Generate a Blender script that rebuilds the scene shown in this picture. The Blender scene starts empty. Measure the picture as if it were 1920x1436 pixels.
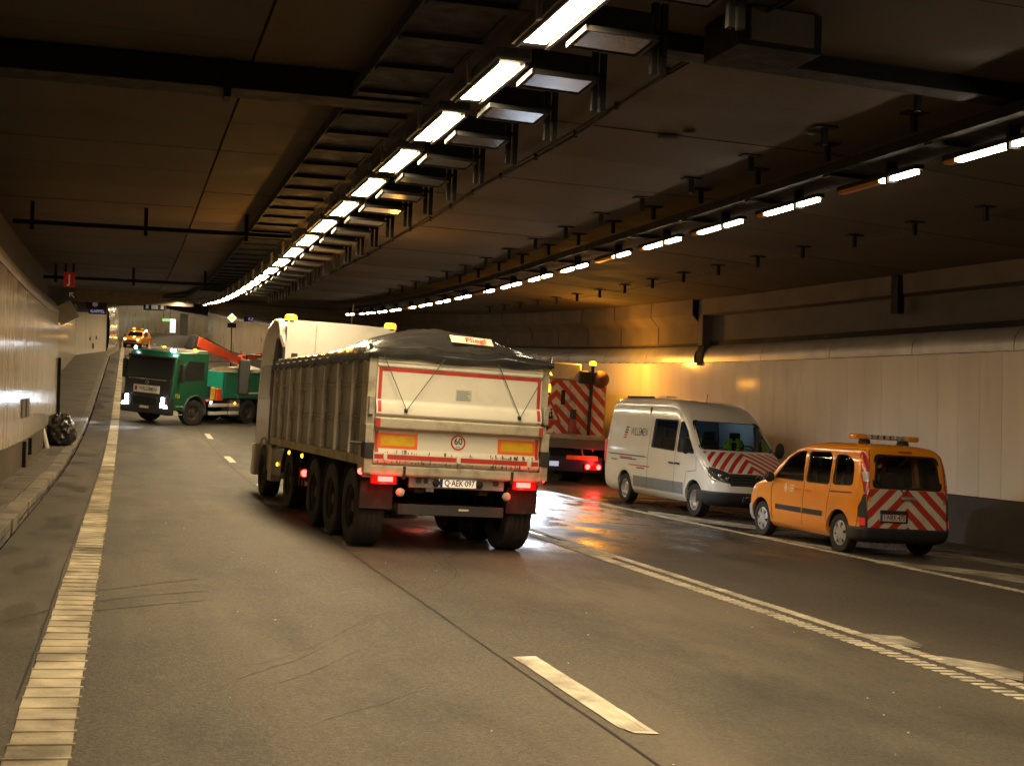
import bpy, bmesh, math, random
from mathutils import Vector, Matrix
random.seed(7)
sc = bpy.context.scene
col = sc.collection
R = math.radians

# ---------------------------------------------------------------- camera
F, CX, CY = 2400., 960., 718.          # focal length and centre in photo pixels (1920 x 1436)
VPX, VPY, ROLL, ZC, CF = 235., 745., .022, 1.8, .043
_d = Vector((VPX-CX, -(VPY-CY), F)).normalized()
_e = Vector((VPX+1000-CX, -(VPY+1000*ROLL-CY), F)).normalized()
_u = _d.cross(_e).normalized()
if _u.y < 0: _u = -_u
_x = _d.cross(_u)
if _x.x < 0: _x = -_x
CM = Matrix((_x, _d, _u))              # world = CM @ camera(right, up, forward)
cd = bpy.data.cameras.new('camera'); cam = bpy.data.objects.new('camera', cd); col.objects.link(cam)
cd.sensor_width = 36; cd.lens = 36*F/1920; cd.clip_start = .1; cd.clip_end = 900
m3 = Matrix((CM.col[0], CM.col[1], -CM.col[2])).transposed()
cam.matrix_world = Matrix.Translation((0, 0, ZC)) @ m3.to_4x4()
sc.camera = cam
cd.dof.use_dof = True; cd.dof.focus_distance = 18; cd.dof.aperture_fstop = 8.0

# ---------------------------------------------------------------- world (underground at night: next to nothing)
w = bpy.data.worlds.new('World'); sc.world = w; w.use_nodes = True
bg = w.node_tree.nodes['Background']; bg.inputs[0].default_value = (.5, .42, .3, 1); bg.inputs[1].default_value = .01
sc.view_settings.view_transform = 'Standard'; sc.view_settings.look = 'None'
sc.view_settings.exposure = 0; sc.view_settings.gamma = 1
sc.cycles.use_denoising = True
sc.cycles.max_bounces = 8; sc.cycles.diffuse_bounces = 4; sc.cycles.glossy_bounces = 4
sc.cycles.transparent_max_bounces = 12; sc.cycles.sample_clamp_indirect = 4; sc.cycles.sample_clamp_direct = 0
sc.cycles.caustics_reflective = False; sc.cycles.caustics_refractive = False
LAMP = 118.0                             # tunnel lamp emission
LAMPC = (1, .775, .455)

# ---------------------------------------------------------------- the lie of the road
BEND, RAD = 150., 170.
def prof(s):
    if s < 26: return 0.
    if s < 60: return .5*.075/34*(s-26)**2
    if s < 190: return 1.275+.075*(s-60)
    return 1.275+.075*130+.02*(s-190)
def road(t, s): return prof(s)-CF*t
def ceil_h(t):
    return 5.35 if t < 3 else (5.35-.03*(t-3) if t < 9 else 5.17-.075*(t-9))
def W(t, s, z):                         # road coordinates -> world
    if s <= BEND: return Vector((t, s, z))
    a = (s-BEND)/RAD
    return Vector((RAD-(RAD-t)*math.cos(a), BEND+(RAD-t)*math.sin(a), z))
def Wr(t, s, dz=0): return W(t, s, road(t, s)+dz)
def Wc(t, s, dz=0): return W(t, s, prof(s)+ceil_h(t)+dz)
def ray(px, py):
    r = CM @ Vector((px-CX, -(py-CY), F)); return r/r.y
def hit(px, py, dz=0):                  # photo pixel -> (t, s) on the road
    r = ray(px, py); prev = None; s = 1.
    while s < 300:
        z = ZC+r.z*s-road(r.x*s, s)-dz
        if prev is not None and prev*z <= 0: return r.x*s, s
        prev = z; s += .05
    return None
def hitc(px, py, dz=0):                 # photo pixel -> (t, s) on the ceiling, dz below it
    r = ray(px, py); prev = None; s = 3.
    while s < 200:
        z = ZC+r.z*s-prof(s)-ceil_h(r.x*s)+dz
        if prev is not None and prev*z <= 0: return r.x*s, s
        prev = z; s += .05
    return None
RWALL = lambda s: 15.65-.065*(s-19.6) if s < 120 else 15.65-.065*100.4
LWALL = -2.15

# ---------------------------------------------------------------- materials
MATS = {}
def nn(nt, typ, **kw):
    n = nt.nodes.new(typ)
    for k, v in kw.items(): setattr(n, k, v)
    return n
def mat(name, c, rough=.5, metal=0., var=.0, scale=3., bump=0., bscale=40., spec=.5, coat=0., emit=None, estr=0., dirt=None, damt=.0, dscale=2., stretch=None, trans=0., alpha=1., space='Object', orand=0.):
    if name in MATS: return MATS[name]
    m = bpy.data.materials.new(name); m.use_nodes = True; nt = m.node_tree; b = nt.nodes['Principled BSDF']
    I = b.inputs
    I['Base Color'].default_value = (*c, 1); I['Roughness'].default_value = rough; I['Metallic'].default_value = metal
    I['Specular IOR Level'].default_value = spec; I['Coat Weight'].default_value = coat; I['Coat Roughness'].default_value = .08
    if emit: I['Emission Color'].default_value = (*emit, 1); I['Emission Strength'].default_value = estr
    if trans: I['Transmission Weight'].default_value = trans
    if alpha < 1: I['Alpha'].default_value = alpha
    L = nt.links.new
    tc = nn(nt, 'ShaderNodeTexCoord'); mp = nn(nt, 'ShaderNodeMapping'); L(tc.outputs[space] if space != 'World' else nn(nt, 'ShaderNodeNewGeometry').outputs['Position'], mp.inputs[0])
    if stretch: mp.inputs['Scale'].default_value = stretch
    cur = None
    if var > 0:
        n = nn(nt, 'ShaderNodeTexNoise'); n.inputs['Scale'].default_value = scale; n.inputs['Detail'].default_value = 6; L(mp.outputs[0], n.inputs['Vector'])
        r = nn(nt, 'ShaderNodeMapRange'); r.inputs[1].default_value = .3; r.inputs[2].default_value = .7; r.inputs[3].default_value = 1-var; r.inputs[4].default_value = 1+var; L(n.outputs[0], r.inputs[0])
        mx = nn(nt, 'ShaderNodeMix', data_type='RGBA', blend_type='MULTIPLY'); mx.inputs[0].default_value = 1; mx.inputs[6].default_value = (*c, 1); L(r.outputs[0], mx.inputs[7]); cur = mx.outputs[2]
        r2 = nn(nt, 'ShaderNodeMapRange'); r2.inputs[1].default_value = .3; r2.inputs[2].default_value = .7; r2.inputs[3].default_value = max(.03, rough*(1-var*.6)); r2.inputs[4].default_value = min(1, rough*(1+var*.6)); L(n.outputs[0], r2.inputs[0]); L(r2.outputs[0], I['Roughness'])
    if dirt and damt > 0:
        n = nn(nt, 'ShaderNodeTexNoise'); n.inputs['Scale'].default_value = dscale; n.inputs['Detail'].default_value = 8; n.inputs['Roughness'].default_value = .65; L(mp.outputs[0], n.inputs['Vector'])
        r = nn(nt, 'ShaderNodeMapRange'); r.inputs[1].default_value = .62-.35*damt; r.inputs[2].default_value = .8-.2*damt; r.inputs[3].default_value = 0; r.inputs[4].default_value = min(.95, damt+.25); L(n.outputs[0], r.inputs[0])
        mx = nn(nt, 'ShaderNodeMix', data_type='RGBA'); L(r.outputs[0], mx.inputs[0]); mx.inputs[7].default_value = (*dirt, 1)
        if cur is None: mx.inputs[6].default_value = (*c, 1)
        else: L(cur, mx.inputs[6])
        cur = mx.outputs[2]
    if orand:
        oi = nn(nt, 'ShaderNodeObjectInfo'); r = nn(nt, 'ShaderNodeMapRange'); r.inputs[3].default_value = 1-orand; r.inputs[4].default_value = 1+orand; L(oi.outputs['Random'], r.inputs[0])
        if emit:
            ml = nn(nt, 'ShaderNodeMath', operation='MULTIPLY'); ml.inputs[1].default_value = estr; L(r.outputs[0], ml.inputs[0]); L(ml.outputs[0], I['Emission Strength'])
        else:
            mx = nn(nt, 'ShaderNodeMix', data_type='RGBA', blend_type='MULTIPLY'); mx.inputs[0].default_value = 1; L(r.outputs[0], mx.inputs[7])
            if cur is None: mx.inputs[6].default_value = (*c, 1)
            else: L(cur, mx.inputs[6])
            cur = mx.outputs[2]
    if cur is not None: L(cur, I['Base Color'])
    if bump > 0:
        n = nn(nt, 'ShaderNodeTexNoise'); n.inputs['Scale'].default_value = bscale; n.inputs['Detail'].default_value = 5; L(mp.outputs[0], n.inputs['Vector'])
        bp = nn(nt, 'ShaderNodeBump'); bp.inputs['Strength'].default_value = bump; bp.inputs['Distance'].default_value = .02; L(n.outputs[0], bp.inputs['Height']); L(bp.outputs[0], I['Normal'])
    MATS[name] = m
    return m
def chevron_mat(name, x0, k, period, off, ca, cb, axes=('X', 'Z'), rough=.35, dirt=0.):
    """stripes that run up to a peak at x0: value = z + k*|x-x0| taken modulo period"""
    if name in MATS: return MATS[name]
    m = mat(name, ca, rough, dirt=(.05, .04, .03) if dirt else None, damt=0)
    nt = m.node_tree; L = nt.links.new; b = nt.nodes['Principled BSDF']
    tc = nn(nt, 'ShaderNodeTexCoord'); sx = nn(nt, 'ShaderNodeSeparateXYZ'); L(tc.outputs['Object'], sx.inputs[0])
    def mth(op, a, bv=None):
        n = nn(nt, 'ShaderNodeMath', operation=op)
        for i, v in enumerate((a, bv)):
            if v is None: continue
            if isinstance(v, (int, float)): n.inputs[i].default_value = v
            else: L(v, n.inputs[i])
        return n.outputs[0]
    a = mth('ABSOLUTE', mth('SUBTRACT', sx.outputs[axes[0]], x0))
    v = mth('ADD', mth('MULTIPLY', a, k), sx.outputs[axes[1]])
    fr = mth('FRACT', mth('ADD', mth('DIVIDE', v, period), off+50))
    st = mth('GREATER_THAN', fr, .5)
    mx = nn(nt, 'ShaderNodeMix', data_type='RGBA'); L(st, mx.inputs[0]); mx.inputs[6].default_value = (*ca, 1); mx.inputs[7].default_value = (*cb, 1)
    out = mx.outputs[2]
    if dirt:
        n = nn(nt, 'ShaderNodeTexNoise'); n.inputs['Scale'].default_value = 3.5; n.inputs['Detail'].default_value = 9; L(tc.outputs['Object'], n.inputs['Vector'])
        r = nn(nt, 'ShaderNodeMapRange'); r.inputs[1].default_value = .5; r.inputs[2].default_value = .72; r.inputs[3].default_value = 0; r.inputs[4].default_value = dirt; L(n.outputs[0], r.inputs[0])
        m2 = nn(nt, 'ShaderNodeMix', data_type='RGBA'); L(r.outputs[0], m2.inputs[0]); L(out, m2.inputs[6]); m2.inputs[7].default_value = (.06, .05, .04, 1); out = m2.outputs[2]
    L(out, b.inputs['Base Color'])
    return m
def glass_mat(name, tint, a=.45):
    if name in MATS: return MATS[name]
    m = bpy.data.materials.new(name); m.use_nodes = True; nt = m.node_tree; L = nt.links.new
    for n in list(nt.nodes): nt.nodes.remove(n)
    o = nn(nt, 'ShaderNodeOutputMaterial'); t = nn(nt, 'ShaderNodeBsdfTransparent'); t.inputs[0].default_value = (*tint, 1)
    g = nn(nt, 'ShaderNodeBsdfGlossy'); g.inputs['Roughness'].default_value = .02; g.inputs[0].default_value = (.9, .9, .9, 1)
    fr = nn(nt, 'ShaderNodeFresnel'); fr.inputs[0].default_value = 1.5
    mx = nn(nt, 'ShaderNodeMixShader'); L(fr.outputs[0], mx.inputs[0]); L(t.outputs[0], mx.inputs[1]); L(g.outputs[0], mx.inputs[2]); L(mx.outputs[0], o.inputs[0])
    MATS[name] = m; return m
def emis(name, c, s, base=(.8, .8, .8)):
    return mat(name, base, .4, emit=c, estr=s)

# ---------------------------------------------------------------- mesh helpers
class MB:
    def __init__(self): self.v = []; self.f = []; self.sm = []
    def add(self, vs, fs, smooth=False):
        o = len(self.v); self.v += [tuple(p) for p in vs]; self.f += [tuple(i+o for i in q) for q in fs]; self.sm += [smooth]*len(fs); return self
    def box(self, x0, x1, y0, y1, z0, z1, M=None):
        vs = [Vector((x, y, z)) for z in (z0, z1) for y in (y0, y1) for x in (x0, x1)]
        if M: vs = [M @ p for p in vs]
        return self.add(vs, [(0, 2, 3, 1), (4, 5, 7, 6), (0, 1, 5, 4), (2, 6, 7, 3), (0, 4, 6, 2), (1, 3, 7, 5)])
    def hexa(self, ps): return self.add(ps, [(0, 2, 3, 1), (4, 5, 7, 6), (0, 1, 5, 4), (2, 6, 7, 3), (0, 4, 6, 2), (1, 3, 7, 5)])
    def prism(self, poly, axis, a, b):
        """poly: 2-D points; axis 'X' -> poly is (y,z), 'Y' -> (x,z), 'Z' -> (x,y)"""
        def P(p, h): return {'X': (h, p[0], p[1]), 'Y': (p[0], h, p[1]), 'Z': (p[0], p[1], h)}[axis]
        n = len(poly); vs = [P(p, a) for p in poly]+[P(p, b) for p in poly]
        return self.add(vs, [tuple(range(n))[::-1], tuple(range(n, 2*n))]+[(i, (i+1) % n, n+(i+1) % n, n+i) for i in range(n)])
    def tube(self, pts, r, n=8, caps=True):
        pts = [Vector(p) for p in pts]; rings = []
        for i, p in enumerate(pts):
            d = (pts[min(i+1, len(pts)-1)]-pts[max(i-1, 0)]).normalized()
            a = d.cross(Vector((0, 0, 1)) if abs(d.z) < .9 else Vector((1, 0, 0))).normalized(); b = d.cross(a)
            rr = r[i] if isinstance(r, (list, tuple)) else r
            rings.append([p+a*math.cos(2*math.pi*k/n)*rr+b*math.sin(2*math.pi*k/n)*rr for k in range(n)])
        vs = [q for g in rings for q in g]; fs = []
        for i in range(len(pts)-1):
            for k in range(n): fs.append((i*n+k, i*n+(k+1) % n, (i+1)*n+(k+1) % n, (i+1)*n+k))
        self.add(vs, fs, True)
        if caps: self.add(rings[0], [tuple(range(n))]); self.add(rings[-1], [tuple(range(n))[::-1]])
        return self
    def lathe(self, prof_, n=24, axis='X', c=(0, 0, 0), a0=0, a1=2*math.pi):
        """prof_: (r, h) pairs; turned round the axis through c"""
        c = Vector(c); full = abs(a1-a0-2*math.pi) < 1e-4; m = n if full else n+1; vs = []
        for k in range(m):
            a = a0+(a1-a0)*k/n; ca, sa = math.cos(a), math.sin(a)
            for r, h in prof_:
                vs.append(c+Vector({'X': (h, r*ca, r*sa), 'Y': (r*ca, h, r*sa), 'Z': (r*ca, r*sa, h)}[axis]))
        q = len(prof_); fs = []
        for k in range(n):
            k2 = (k+1) % m if full else k+1
            for j in range(q-1): fs.append((k*q+j, k2*q+j, k2*q+j+1, k*q+j+1))
        return self.add(vs, fs, True)
    def sphere(self, c, r, n=14, sz=1.):
        pr = [(max(.0005, r*math.sin(math.pi*i/8)), -r*sz*math.cos(math.pi*i/8)) for i in range(9)]
        return self.lathe(pr, n, 'Z', c)
    def sheet(self, fn, nu, nv, smooth=True):
        vs = [fn(i/nu, j/nv) for i in range(nu+1) for j in range(nv+1)]
        return self.add(vs, [(i*(nv+1)+j, (i+1)*(nv+1)+j, (i+1)*(nv+1)+j+1, i*(nv+1)+j+1) for i in range(nu) for j in range(nv)], smooth)
    def build(self, name, m, parent=None, bevel=0., angle=35, fix=True):
        me = bpy.data.meshes.new(name); me.from_pydata([tuple(p) for p in self.v], [], self.f); me.materials.append(m)
        if fix or bevel:
            bm = bmesh.new(); bm.from_mesh(me)
            if bevel:
                bmesh.ops.remove_doubles(bm, verts=bm.verts, dist=1e-5)
                for f_, s_ in zip(bm.faces, self.sm): f_.smooth = s_
                ed = [e for e in bm.edges if len(e.link_faces) == 2 and e.calc_face_angle(0) > .6]
                rs = bmesh.ops.bevel(bm, geom=ed, offset=bevel, segments=2, profile=.6, affect='EDGES', clamp_overlap=True)
                for f_ in rs['faces']: f_.smooth = True
            bmesh.ops.recalc_face_normals(bm, faces=bm.faces); bm.to_mesh(me); bm.free()
        return link(name, me, parent, any(self.sm) and not bevel, angle)
def link(name, me, parent=None, smooth=False, angle=35):
    if smooth:
        me.polygons.foreach_set('use_smooth', [True]*len(me.polygons)); me.set_sharp_from_angle(angle=R(angle))
    o = bpy.data.objects.new(name, me); col.objects.link(o)
    if parent: o.parent = parent
    return o
def tag(o, label=None, cat=None, group=None, kind=None):
    for k, v in (('label', label), ('category', cat), ('group', group), ('kind', kind)):
        if v: o[k] = v
    return o
def empty(name, M=None):
    o = bpy.data.objects.new(name, None); o.empty_display_size = .3; col.objects.link(o)
    if M is not None: o.matrix_world = M
    return o
def copy_tree(o, parent=None):
    c = o.copy(); col.objects.link(c); c.parent = parent
    for ch in list(o.children): copy_tree(ch, c)
    return c
def frame(t, s, heading=0., dz=0.):
    """ground frame at road point (t, s); heading in degrees, 0 = along the road, positive to the right"""
    e = .3; g = (prof(s+e)-prof(s-e))/(2*e)
    fx, fy = math.sin(R(heading)), math.cos(R(heading))
    n = Vector((CF, -g, 1)).normalized(); f = Vector((fx, fy, 0)); f = (f-n*f.dot(n)).normalized(); r = f.cross(n)
    M = Matrix((r, f, n)).transposed().to_4x4(); M.translation = Wr(t, s, dz); return M
def text_mesh(txt, size, squash=1., bold=0.):
    cu = bpy.data.curves.new('lettering', 'FONT'); cu.body = txt; cu.size = size; cu.align_x = 'CENTER'; cu.align_y = 'CENTER'; cu.resolution_u = 3; cu.offset = bold
    o = bpy.data.objects.new('lettering', cu); col.objects.link(o)
    bpy.context.view_layer.update()
    me = bpy.data.meshes.new_from_object(o.evaluated_get(bpy.context.evaluated_depsgraph_get())); bpy.data.objects.remove(o); bpy.data.curves.remove(cu)
    vs = [(v.co.x*squash, v.co.y) for v in me.vertices]; fs = [tuple(p.vertices) for p in me.polygons]; bpy.data.meshes.remove(me)
    return vs, fs
def lettering(txt, size, fn, m, parent, squash=1., name='lettering', bold=0.):
    """flat print: fn maps (u right, v up) to a point just proud of the surface it is printed on"""
    vs, fs = text_mesh(txt, size, squash, bold)
    b = MB(); b.add([fn(u, v) for u, v in vs], fs); return b.build(name, m, parent, fix=False)
def clip_poly_grid(poly, du, dv):
    bm = bmesh.new(); bm.faces.new([bm.verts.new((p[0], p[1], 0)) for p in poly])
    us = [p[0] for p in poly]; vs = [p[1] for p in poly]
    for ax, lo, hi, st in ((0, min(us), max(us), du), (1, min(vs), max(vs), dv)):
        if not st: continue
        k = lo+st
        while k < hi-1e-4:
            co = [0, 0, 0]; co[ax] = k; no = [0, 0, 0]; no[ax] = 1
            bmesh.ops.bisect_plane(bm, geom=bm.verts[:]+bm.edges[:]+bm.faces[:], plane_co=co, plane_no=no); k += st
    bm.verts.index_update(); v = [(q.co.x, q.co.y) for q in bm.verts]; f = [tuple(q.index for q in g.verts) for g in bm.faces]; bm.free()
    return v, f
def patch(poly, fn, name, m, parent, du=.12, dv=.12, thick=0.):
    """polygon in surface coordinates laid on a surface; fn(u, v, offset) -> point"""
    v, f = clip_poly_grid(poly, du, dv); b = MB(); b.add([fn(x, y, thick) for x, y in v], f, True)
    if thick:
        n = len(poly); e = []
        for i in range(n):
            p, q = poly[i], poly[(i+1) % n]; k = max(1, int(math.dist(p, q)/max(du or .12, .05)))
            e += [(p[0]+(q[0]-p[0])*j/k, p[1]+(q[1]-p[1])*j/k) for j in range(k)]
        n = len(e); b.add([fn(x, y, thick) for x, y in e]+[fn(x, y, -.002) for x, y in e], [(i, (i+1) % n, n+(i+1) % n, n+i) for i in range(n)])
    return b.build(name, m, parent, angle=50)
def rounded(poly, r, n=4):
    out = []; k = len(poly)
    for i in range(k):
        p0, p1, p2 = Vector(poly[i-1]), Vector(poly[i]), Vector(poly[(i+1) % k])
        a, b = (p0-p1), (p2-p1); rr = min(r, a.length*.45, b.length*.45); a.normalize(); b.normalize()
        q0, q2 = p1+a*rr, p1+b*rr
        for j in range(n+1):
            t = j/n; out.append(tuple(q0*(1-t)**2+p1*2*t*(1-t)+q2*t*t))
    return out
def boolean(o, cutters, op='DIFFERENCE'):
    for c in cutters:
        c.parent = o.parent
        md = o.modifiers.new('cut', 'BOOLEAN'); md.operation = op; md.solver = 'EXACT'; md.object = c
    bpy.context.view_layer.update()
    me = bpy.data.meshes.new_from_object(o.evaluated_get(bpy.context.evaluated_depsgraph_get()))
    old = o.data; o.modifiers.clear(); o.data = me; bpy.data.meshes.remove(old)
    for c in cutters:
        d = c.data; bpy.data.objects.remove(c); bpy.data.meshes.remove(d)
    me.polygons.foreach_set('use_smooth', [True]*len(me.polygons)); me.set_sharp_from_angle(angle=R(32))
    return o
# ================================================================ THE TUNNEL
SS = [x*2. for x in range(-16, 30)]+[60+4.*k for k in range(0, 23)]+[152+5.*k for k in range(0, 40)]
conc = mat('concrete_wall', (.10, .078, .056), .9, spec=.2, var=.35, scale=.8, bump=.25, bscale=14, dirt=(.05, .04, .03), damt=.35, dscale=.7, space='Object')
def strip(name, t0, t1, m, s0=-32, s1=340, dz=0., sub=1, parent=None, dz1=None):
    f0 = t0 if callable(t0) else (lambda s: t0); f1 = t1 if callable(t1) else (lambda s: t1); d1 = dz if dz1 is None else dz1
    ss = [s0]+[s for s in SS if s0+1e-3 < s < s1-1e-3]+[s1]; b = MB(); vs = []
    for s in ss:
        for k in range(sub+1):
            u = k/sub; t = f0(s)+(f1(s)-f0(s))*u; vs.append(Wr(t, s, dz+(d1-dz)*u))
    n = sub+1
    b.add(vs, [(i*n+k, i*n+k+1, (i+1)*n+k+1, (i+1)*n+k) for i in range(len(ss)-1) for k in range(sub)], True)
    return b.build(name, m, parent, fix=False)
def extrude(name, prof_, base, m, s0, s1, parent=None, ceil=False, step=None, smooth=True, angle=35):
    """cross-section (offset, height) carried along the tunnel; height above road, or below the ceiling if ceil"""
    ss = [s0]+[s for s in SS if s0+1e-3 < s < s1-1e-3]+[s1]
    vs = []; n = len(prof_)
    for s in ss:
        t0 = base(s) if callable(base) else base
        for a, h in prof_:
            z = (prof(s)+ceil_h(t0+a)+h) if ceil else road(t0, s)+h
            vs.append(W(t0+a, s, z))
    b = MB(); b.add(vs, [(i*n+k, i*n+k+1, (i+1)*n+k+1, (i+1)*n+k) for i in range(len(ss)-1) for k in range(n-1)], smooth)
    return b.build(name, m, parent, angle=angle)

# ---- road surface: asphalt, dusty in places, wet round the parked vehicles
def road_mat():
    m = bpy.data.materials.new('asphalt'); m.use_nodes = True; nt = m.node_tree; L = nt.links.new; b = nt.nodes['Principled BSDF']
    geo = nn(nt, 'ShaderNodeNewGeometry'); pos = geo.outputs['Position']
    def noise(scale, detail=6, st=(1, 1, 1), rough=.55):
        mp = nn(nt, 'ShaderNodeMapping'); mp.inputs['Scale'].default_value = st; L(pos, mp.inputs[0])
        n = nn(nt, 'ShaderNodeTexNoise'); n.inputs['Scale'].default_value = scale; n.inputs['Detail'].default_value = detail; n.inputs['Roughness'].default_value = rough; L(mp.outputs[0], n.inputs['Vector']); return n.outputs[0]
    def mr(x, a, b_, c, d, clamp=True):
        r = nn(nt, 'ShaderNodeMapRange', clamp=clamp); L(x, r.inputs[0])
        for i, v in enumerate((a, b_, c, d)): r.inputs[i+1].default_value = v
        return r.outputs[0]
    def mth(op, a, c=None):
        n = nn(nt, 'ShaderNodeMath', operation=op)
        for i, v in enumerate((a, c)):
            if v is None: continue
            if isinstance(v, (int, float)): n.inputs[i].default_value = v
            else: L(v, n.inputs[i])
        return n.outputs[0]
    def mix(f, a, c):
        n = nn(nt, 'ShaderNodeMix', data_type='RGBA')
        if isinstance(f, float): n.inputs[0].default_value = f
        else: L(f, n.inputs[0])
        for i, v in ((6, a), (7, c)):
            if isinstance(v, tuple): n.inputs[i].default_value = (*v, 1)
            else: L(v, n.inputs[i])
        return n.outputs[2]
    sep = nn(nt, 'ShaderNodeSeparateXYZ'); L(pos, sep.inputs[0]); X, Y = sep.outputs['X'], sep.outputs['Y']
    big = noise(.35, 5, (1, .35, 1)); track = noise(1.1, 4, (1, .06, 1)); fine = noise(70, 4, (1, 1, 1), .7); grain = noise(28, 4)
    base = mix(mr(fine, .38, .64, 0, 1), (.024, .021, .0165), (.112, .094, .071))
    dusty = mth('MULTIPLY', mr(big, .40, .62, 0, 1), mr(track, .38, .60, .05, 1))
    base = mix(mth('MULTIPLY', dusty, .85), base, (.135, .110, .077))
    base = mix(mr(noise(.8, 7, (1, .5, 1), .7), .48, .72, 0, .8), base, (.022, .019, .015))
    # right-hand carriageway is newer and browner
    base = mix(mth('MULTIPLY', mr(X, 6.6, 7.0, 0, 1), .55), base, (.070, .055, .041))
    # wetness
    def win(v, a, b_, c, d): return mth('MULTIPLY', mr(v, a, b_, 0, 1), mr(v, c, d, 1, 0))
    w1 = mth('MULTIPLY', win(X, 3.0, 4.6, 10.5, 13.5), win(Y, 15.8, 18.5, 34, 46))
    wet = mth('MULTIPLY', w1, mr(noise(.9, 6, (1, .6, 1)), .36, .56, 0, 1))
    w2 = mth('MULTIPLY', win(X, 10.2, 11.2, 14.0, 15.2), win(Y, 17, 20, 31, 34))
    wet = mth('MAXIMUM', wet, mth('MULTIPLY', w2, mr(noise(1.3, 6), .40, .52, 0, 1)))
    w3 = mth('MULTIPLY', win(X, -1.6, -1.2, -.7, -.5), mr(noise(.9, 5, (1, .4, 1)), .5, .56, 0, .55))
    wet = mth('MAXIMUM', wet, w3)
    base = mix(mth('MULTIPLY', wet, .6), base, (.022, .019, .016))
    L(base, b.inputs['Base Color'])
    rg = mth('SUBTRACT', mr(grain, .3, .7, .62, .86), mth('MULTIPLY', wet, .52)); L(rg, b.inputs['Roughness'])
    bp = nn(nt, 'ShaderNodeBump'); bp.inputs['Distance'].default_value = .012; L(mr(wet, 0, 1, .5, .12), bp.inputs['Strength']); L(mth('ADD', fine, mth('MULTIPLY', grain, .8)), bp.inputs['Height']); L(bp.outputs[0], b.inputs['Normal'])
    return m
asphalt = road_mat()
tag(strip('road', -1.3, 19, asphalt, sub=10), kind='structure')
walkm = mat('pavement_stone', (.125, .105, .08), .9, var=.3, scale=2.5, bump=.3, bscale=30, dirt=(.04, .033, .026), damt=.45, dscale=.9, space='World', orand=.15)
kerbm = mat('kerb_stone', (.20, .175, .135), .85, var=.3, scale=3, bump=.3, bscale=25, dirt=(.05, .04, .03), damt=.5, dscale=1.6, space='World', orand=.15)
lw2 = lambda s: -4.3
pv = strip('pavement', lw2, -1.62, walkm, 8.0, 108, dz=.10, sub=4); tag(pv, kind='structure')
pv2 = strip('pavement', LWALL-.1, -1.62, walkm, -32, 8.0, dz=.10, sub=2); tag(pv2, kind='structure')
pv3 = strip('pavement', lambda s: -3.9+2.6*min(1, (s-108)/14), lambda s: -1.62 if s < 112 else -1.62+.62*min(1, (s-112)/12), walkm, 108, 330, dz=.10, sub=2); tag(pv3, kind='structure')
kb = empty('kerb'); tag(kb, kind='structure')
b0 = MB(); b0.box(-.12, .12, -.498, .498, -.12, .115); k0 = None
for k in range(30):                                       # kerb stones, one by one where they can be told apart
    s = 9.5+k*1.0; tt = -1.50+random.uniform(-.012, .012)
    if k0 is None: k0 = b0.build('kerb_stone', kerbm, kb, bevel=.008); o = k0
    else: o = k0.copy(); col.objects.link(o)
    o.matrix_world = frame(tt, s, random.uniform(-.5, .5)); o.location.z += random.uniform(-.012, .006)
extrude('kerb_run', [(-.12, -.1), (-.12, .11), (.10, .11), (.12, .09), (.12, -.1)], -1.50, kerbm, -32, 9.0, kb)
extrude('kerb_run', [(-.12, -.1), (-.12, .11), (.10, .11), (.12, .09), (.12, -.1)], lambda s: -1.50 if s < 112 else -1.5+.62*min(1, (s-112)/12), kerbm, 39.0, 330, kb)
crackm = mat('crack_fill', (.022, .019, .016), .9)
def wiggly(name, t, s0, s1, wd, amp, m, step=.35, dz=.005):
    b = MB(); vs = []; s = s0; off = 0
    while s < s1:
        off = off*.8+random.uniform(-amp, amp); ww = wd*random.uniform(.5, 1.3)
        vs += [Wr(t+off-ww, s, dz), Wr(t+off+ww, s, dz)]; s += step
    b.add(vs, [(i, i+1, i+3, i+2) for i in range(0, len(vs)-2, 2)]); return tag(b.build(name, m, fix=False), kind='structure')
wiggly('gutter_crack', -1.35, 10, 70, .022, .018, crackm)
wiggly('gutter_crack', -.56, 8, 45, .007, .006, crackm)
wiggly('lane_joint', 2.80, 5, 60, .009, .006, crackm)
b = MB(); f0 = None                                       # flagstones of the footway
ft = empty('footway_slabs'); tag(ft, kind='structure')
for i in range(44):
    for j in range(2):
        if f0 is None: q = MB(); q.box(-.15, .15, -.295, .295, -.03, .022); f0 = q.build('flagstone', walkm, ft, bevel=.008); o = f0
        else: o = f0.copy(); col.objects.link(o)
        o.matrix_world = frame(-1.79-.31*j, 12.3+i*.6+(.3 if j else 0), 0, .10+random.uniform(-.004, .004))

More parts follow.
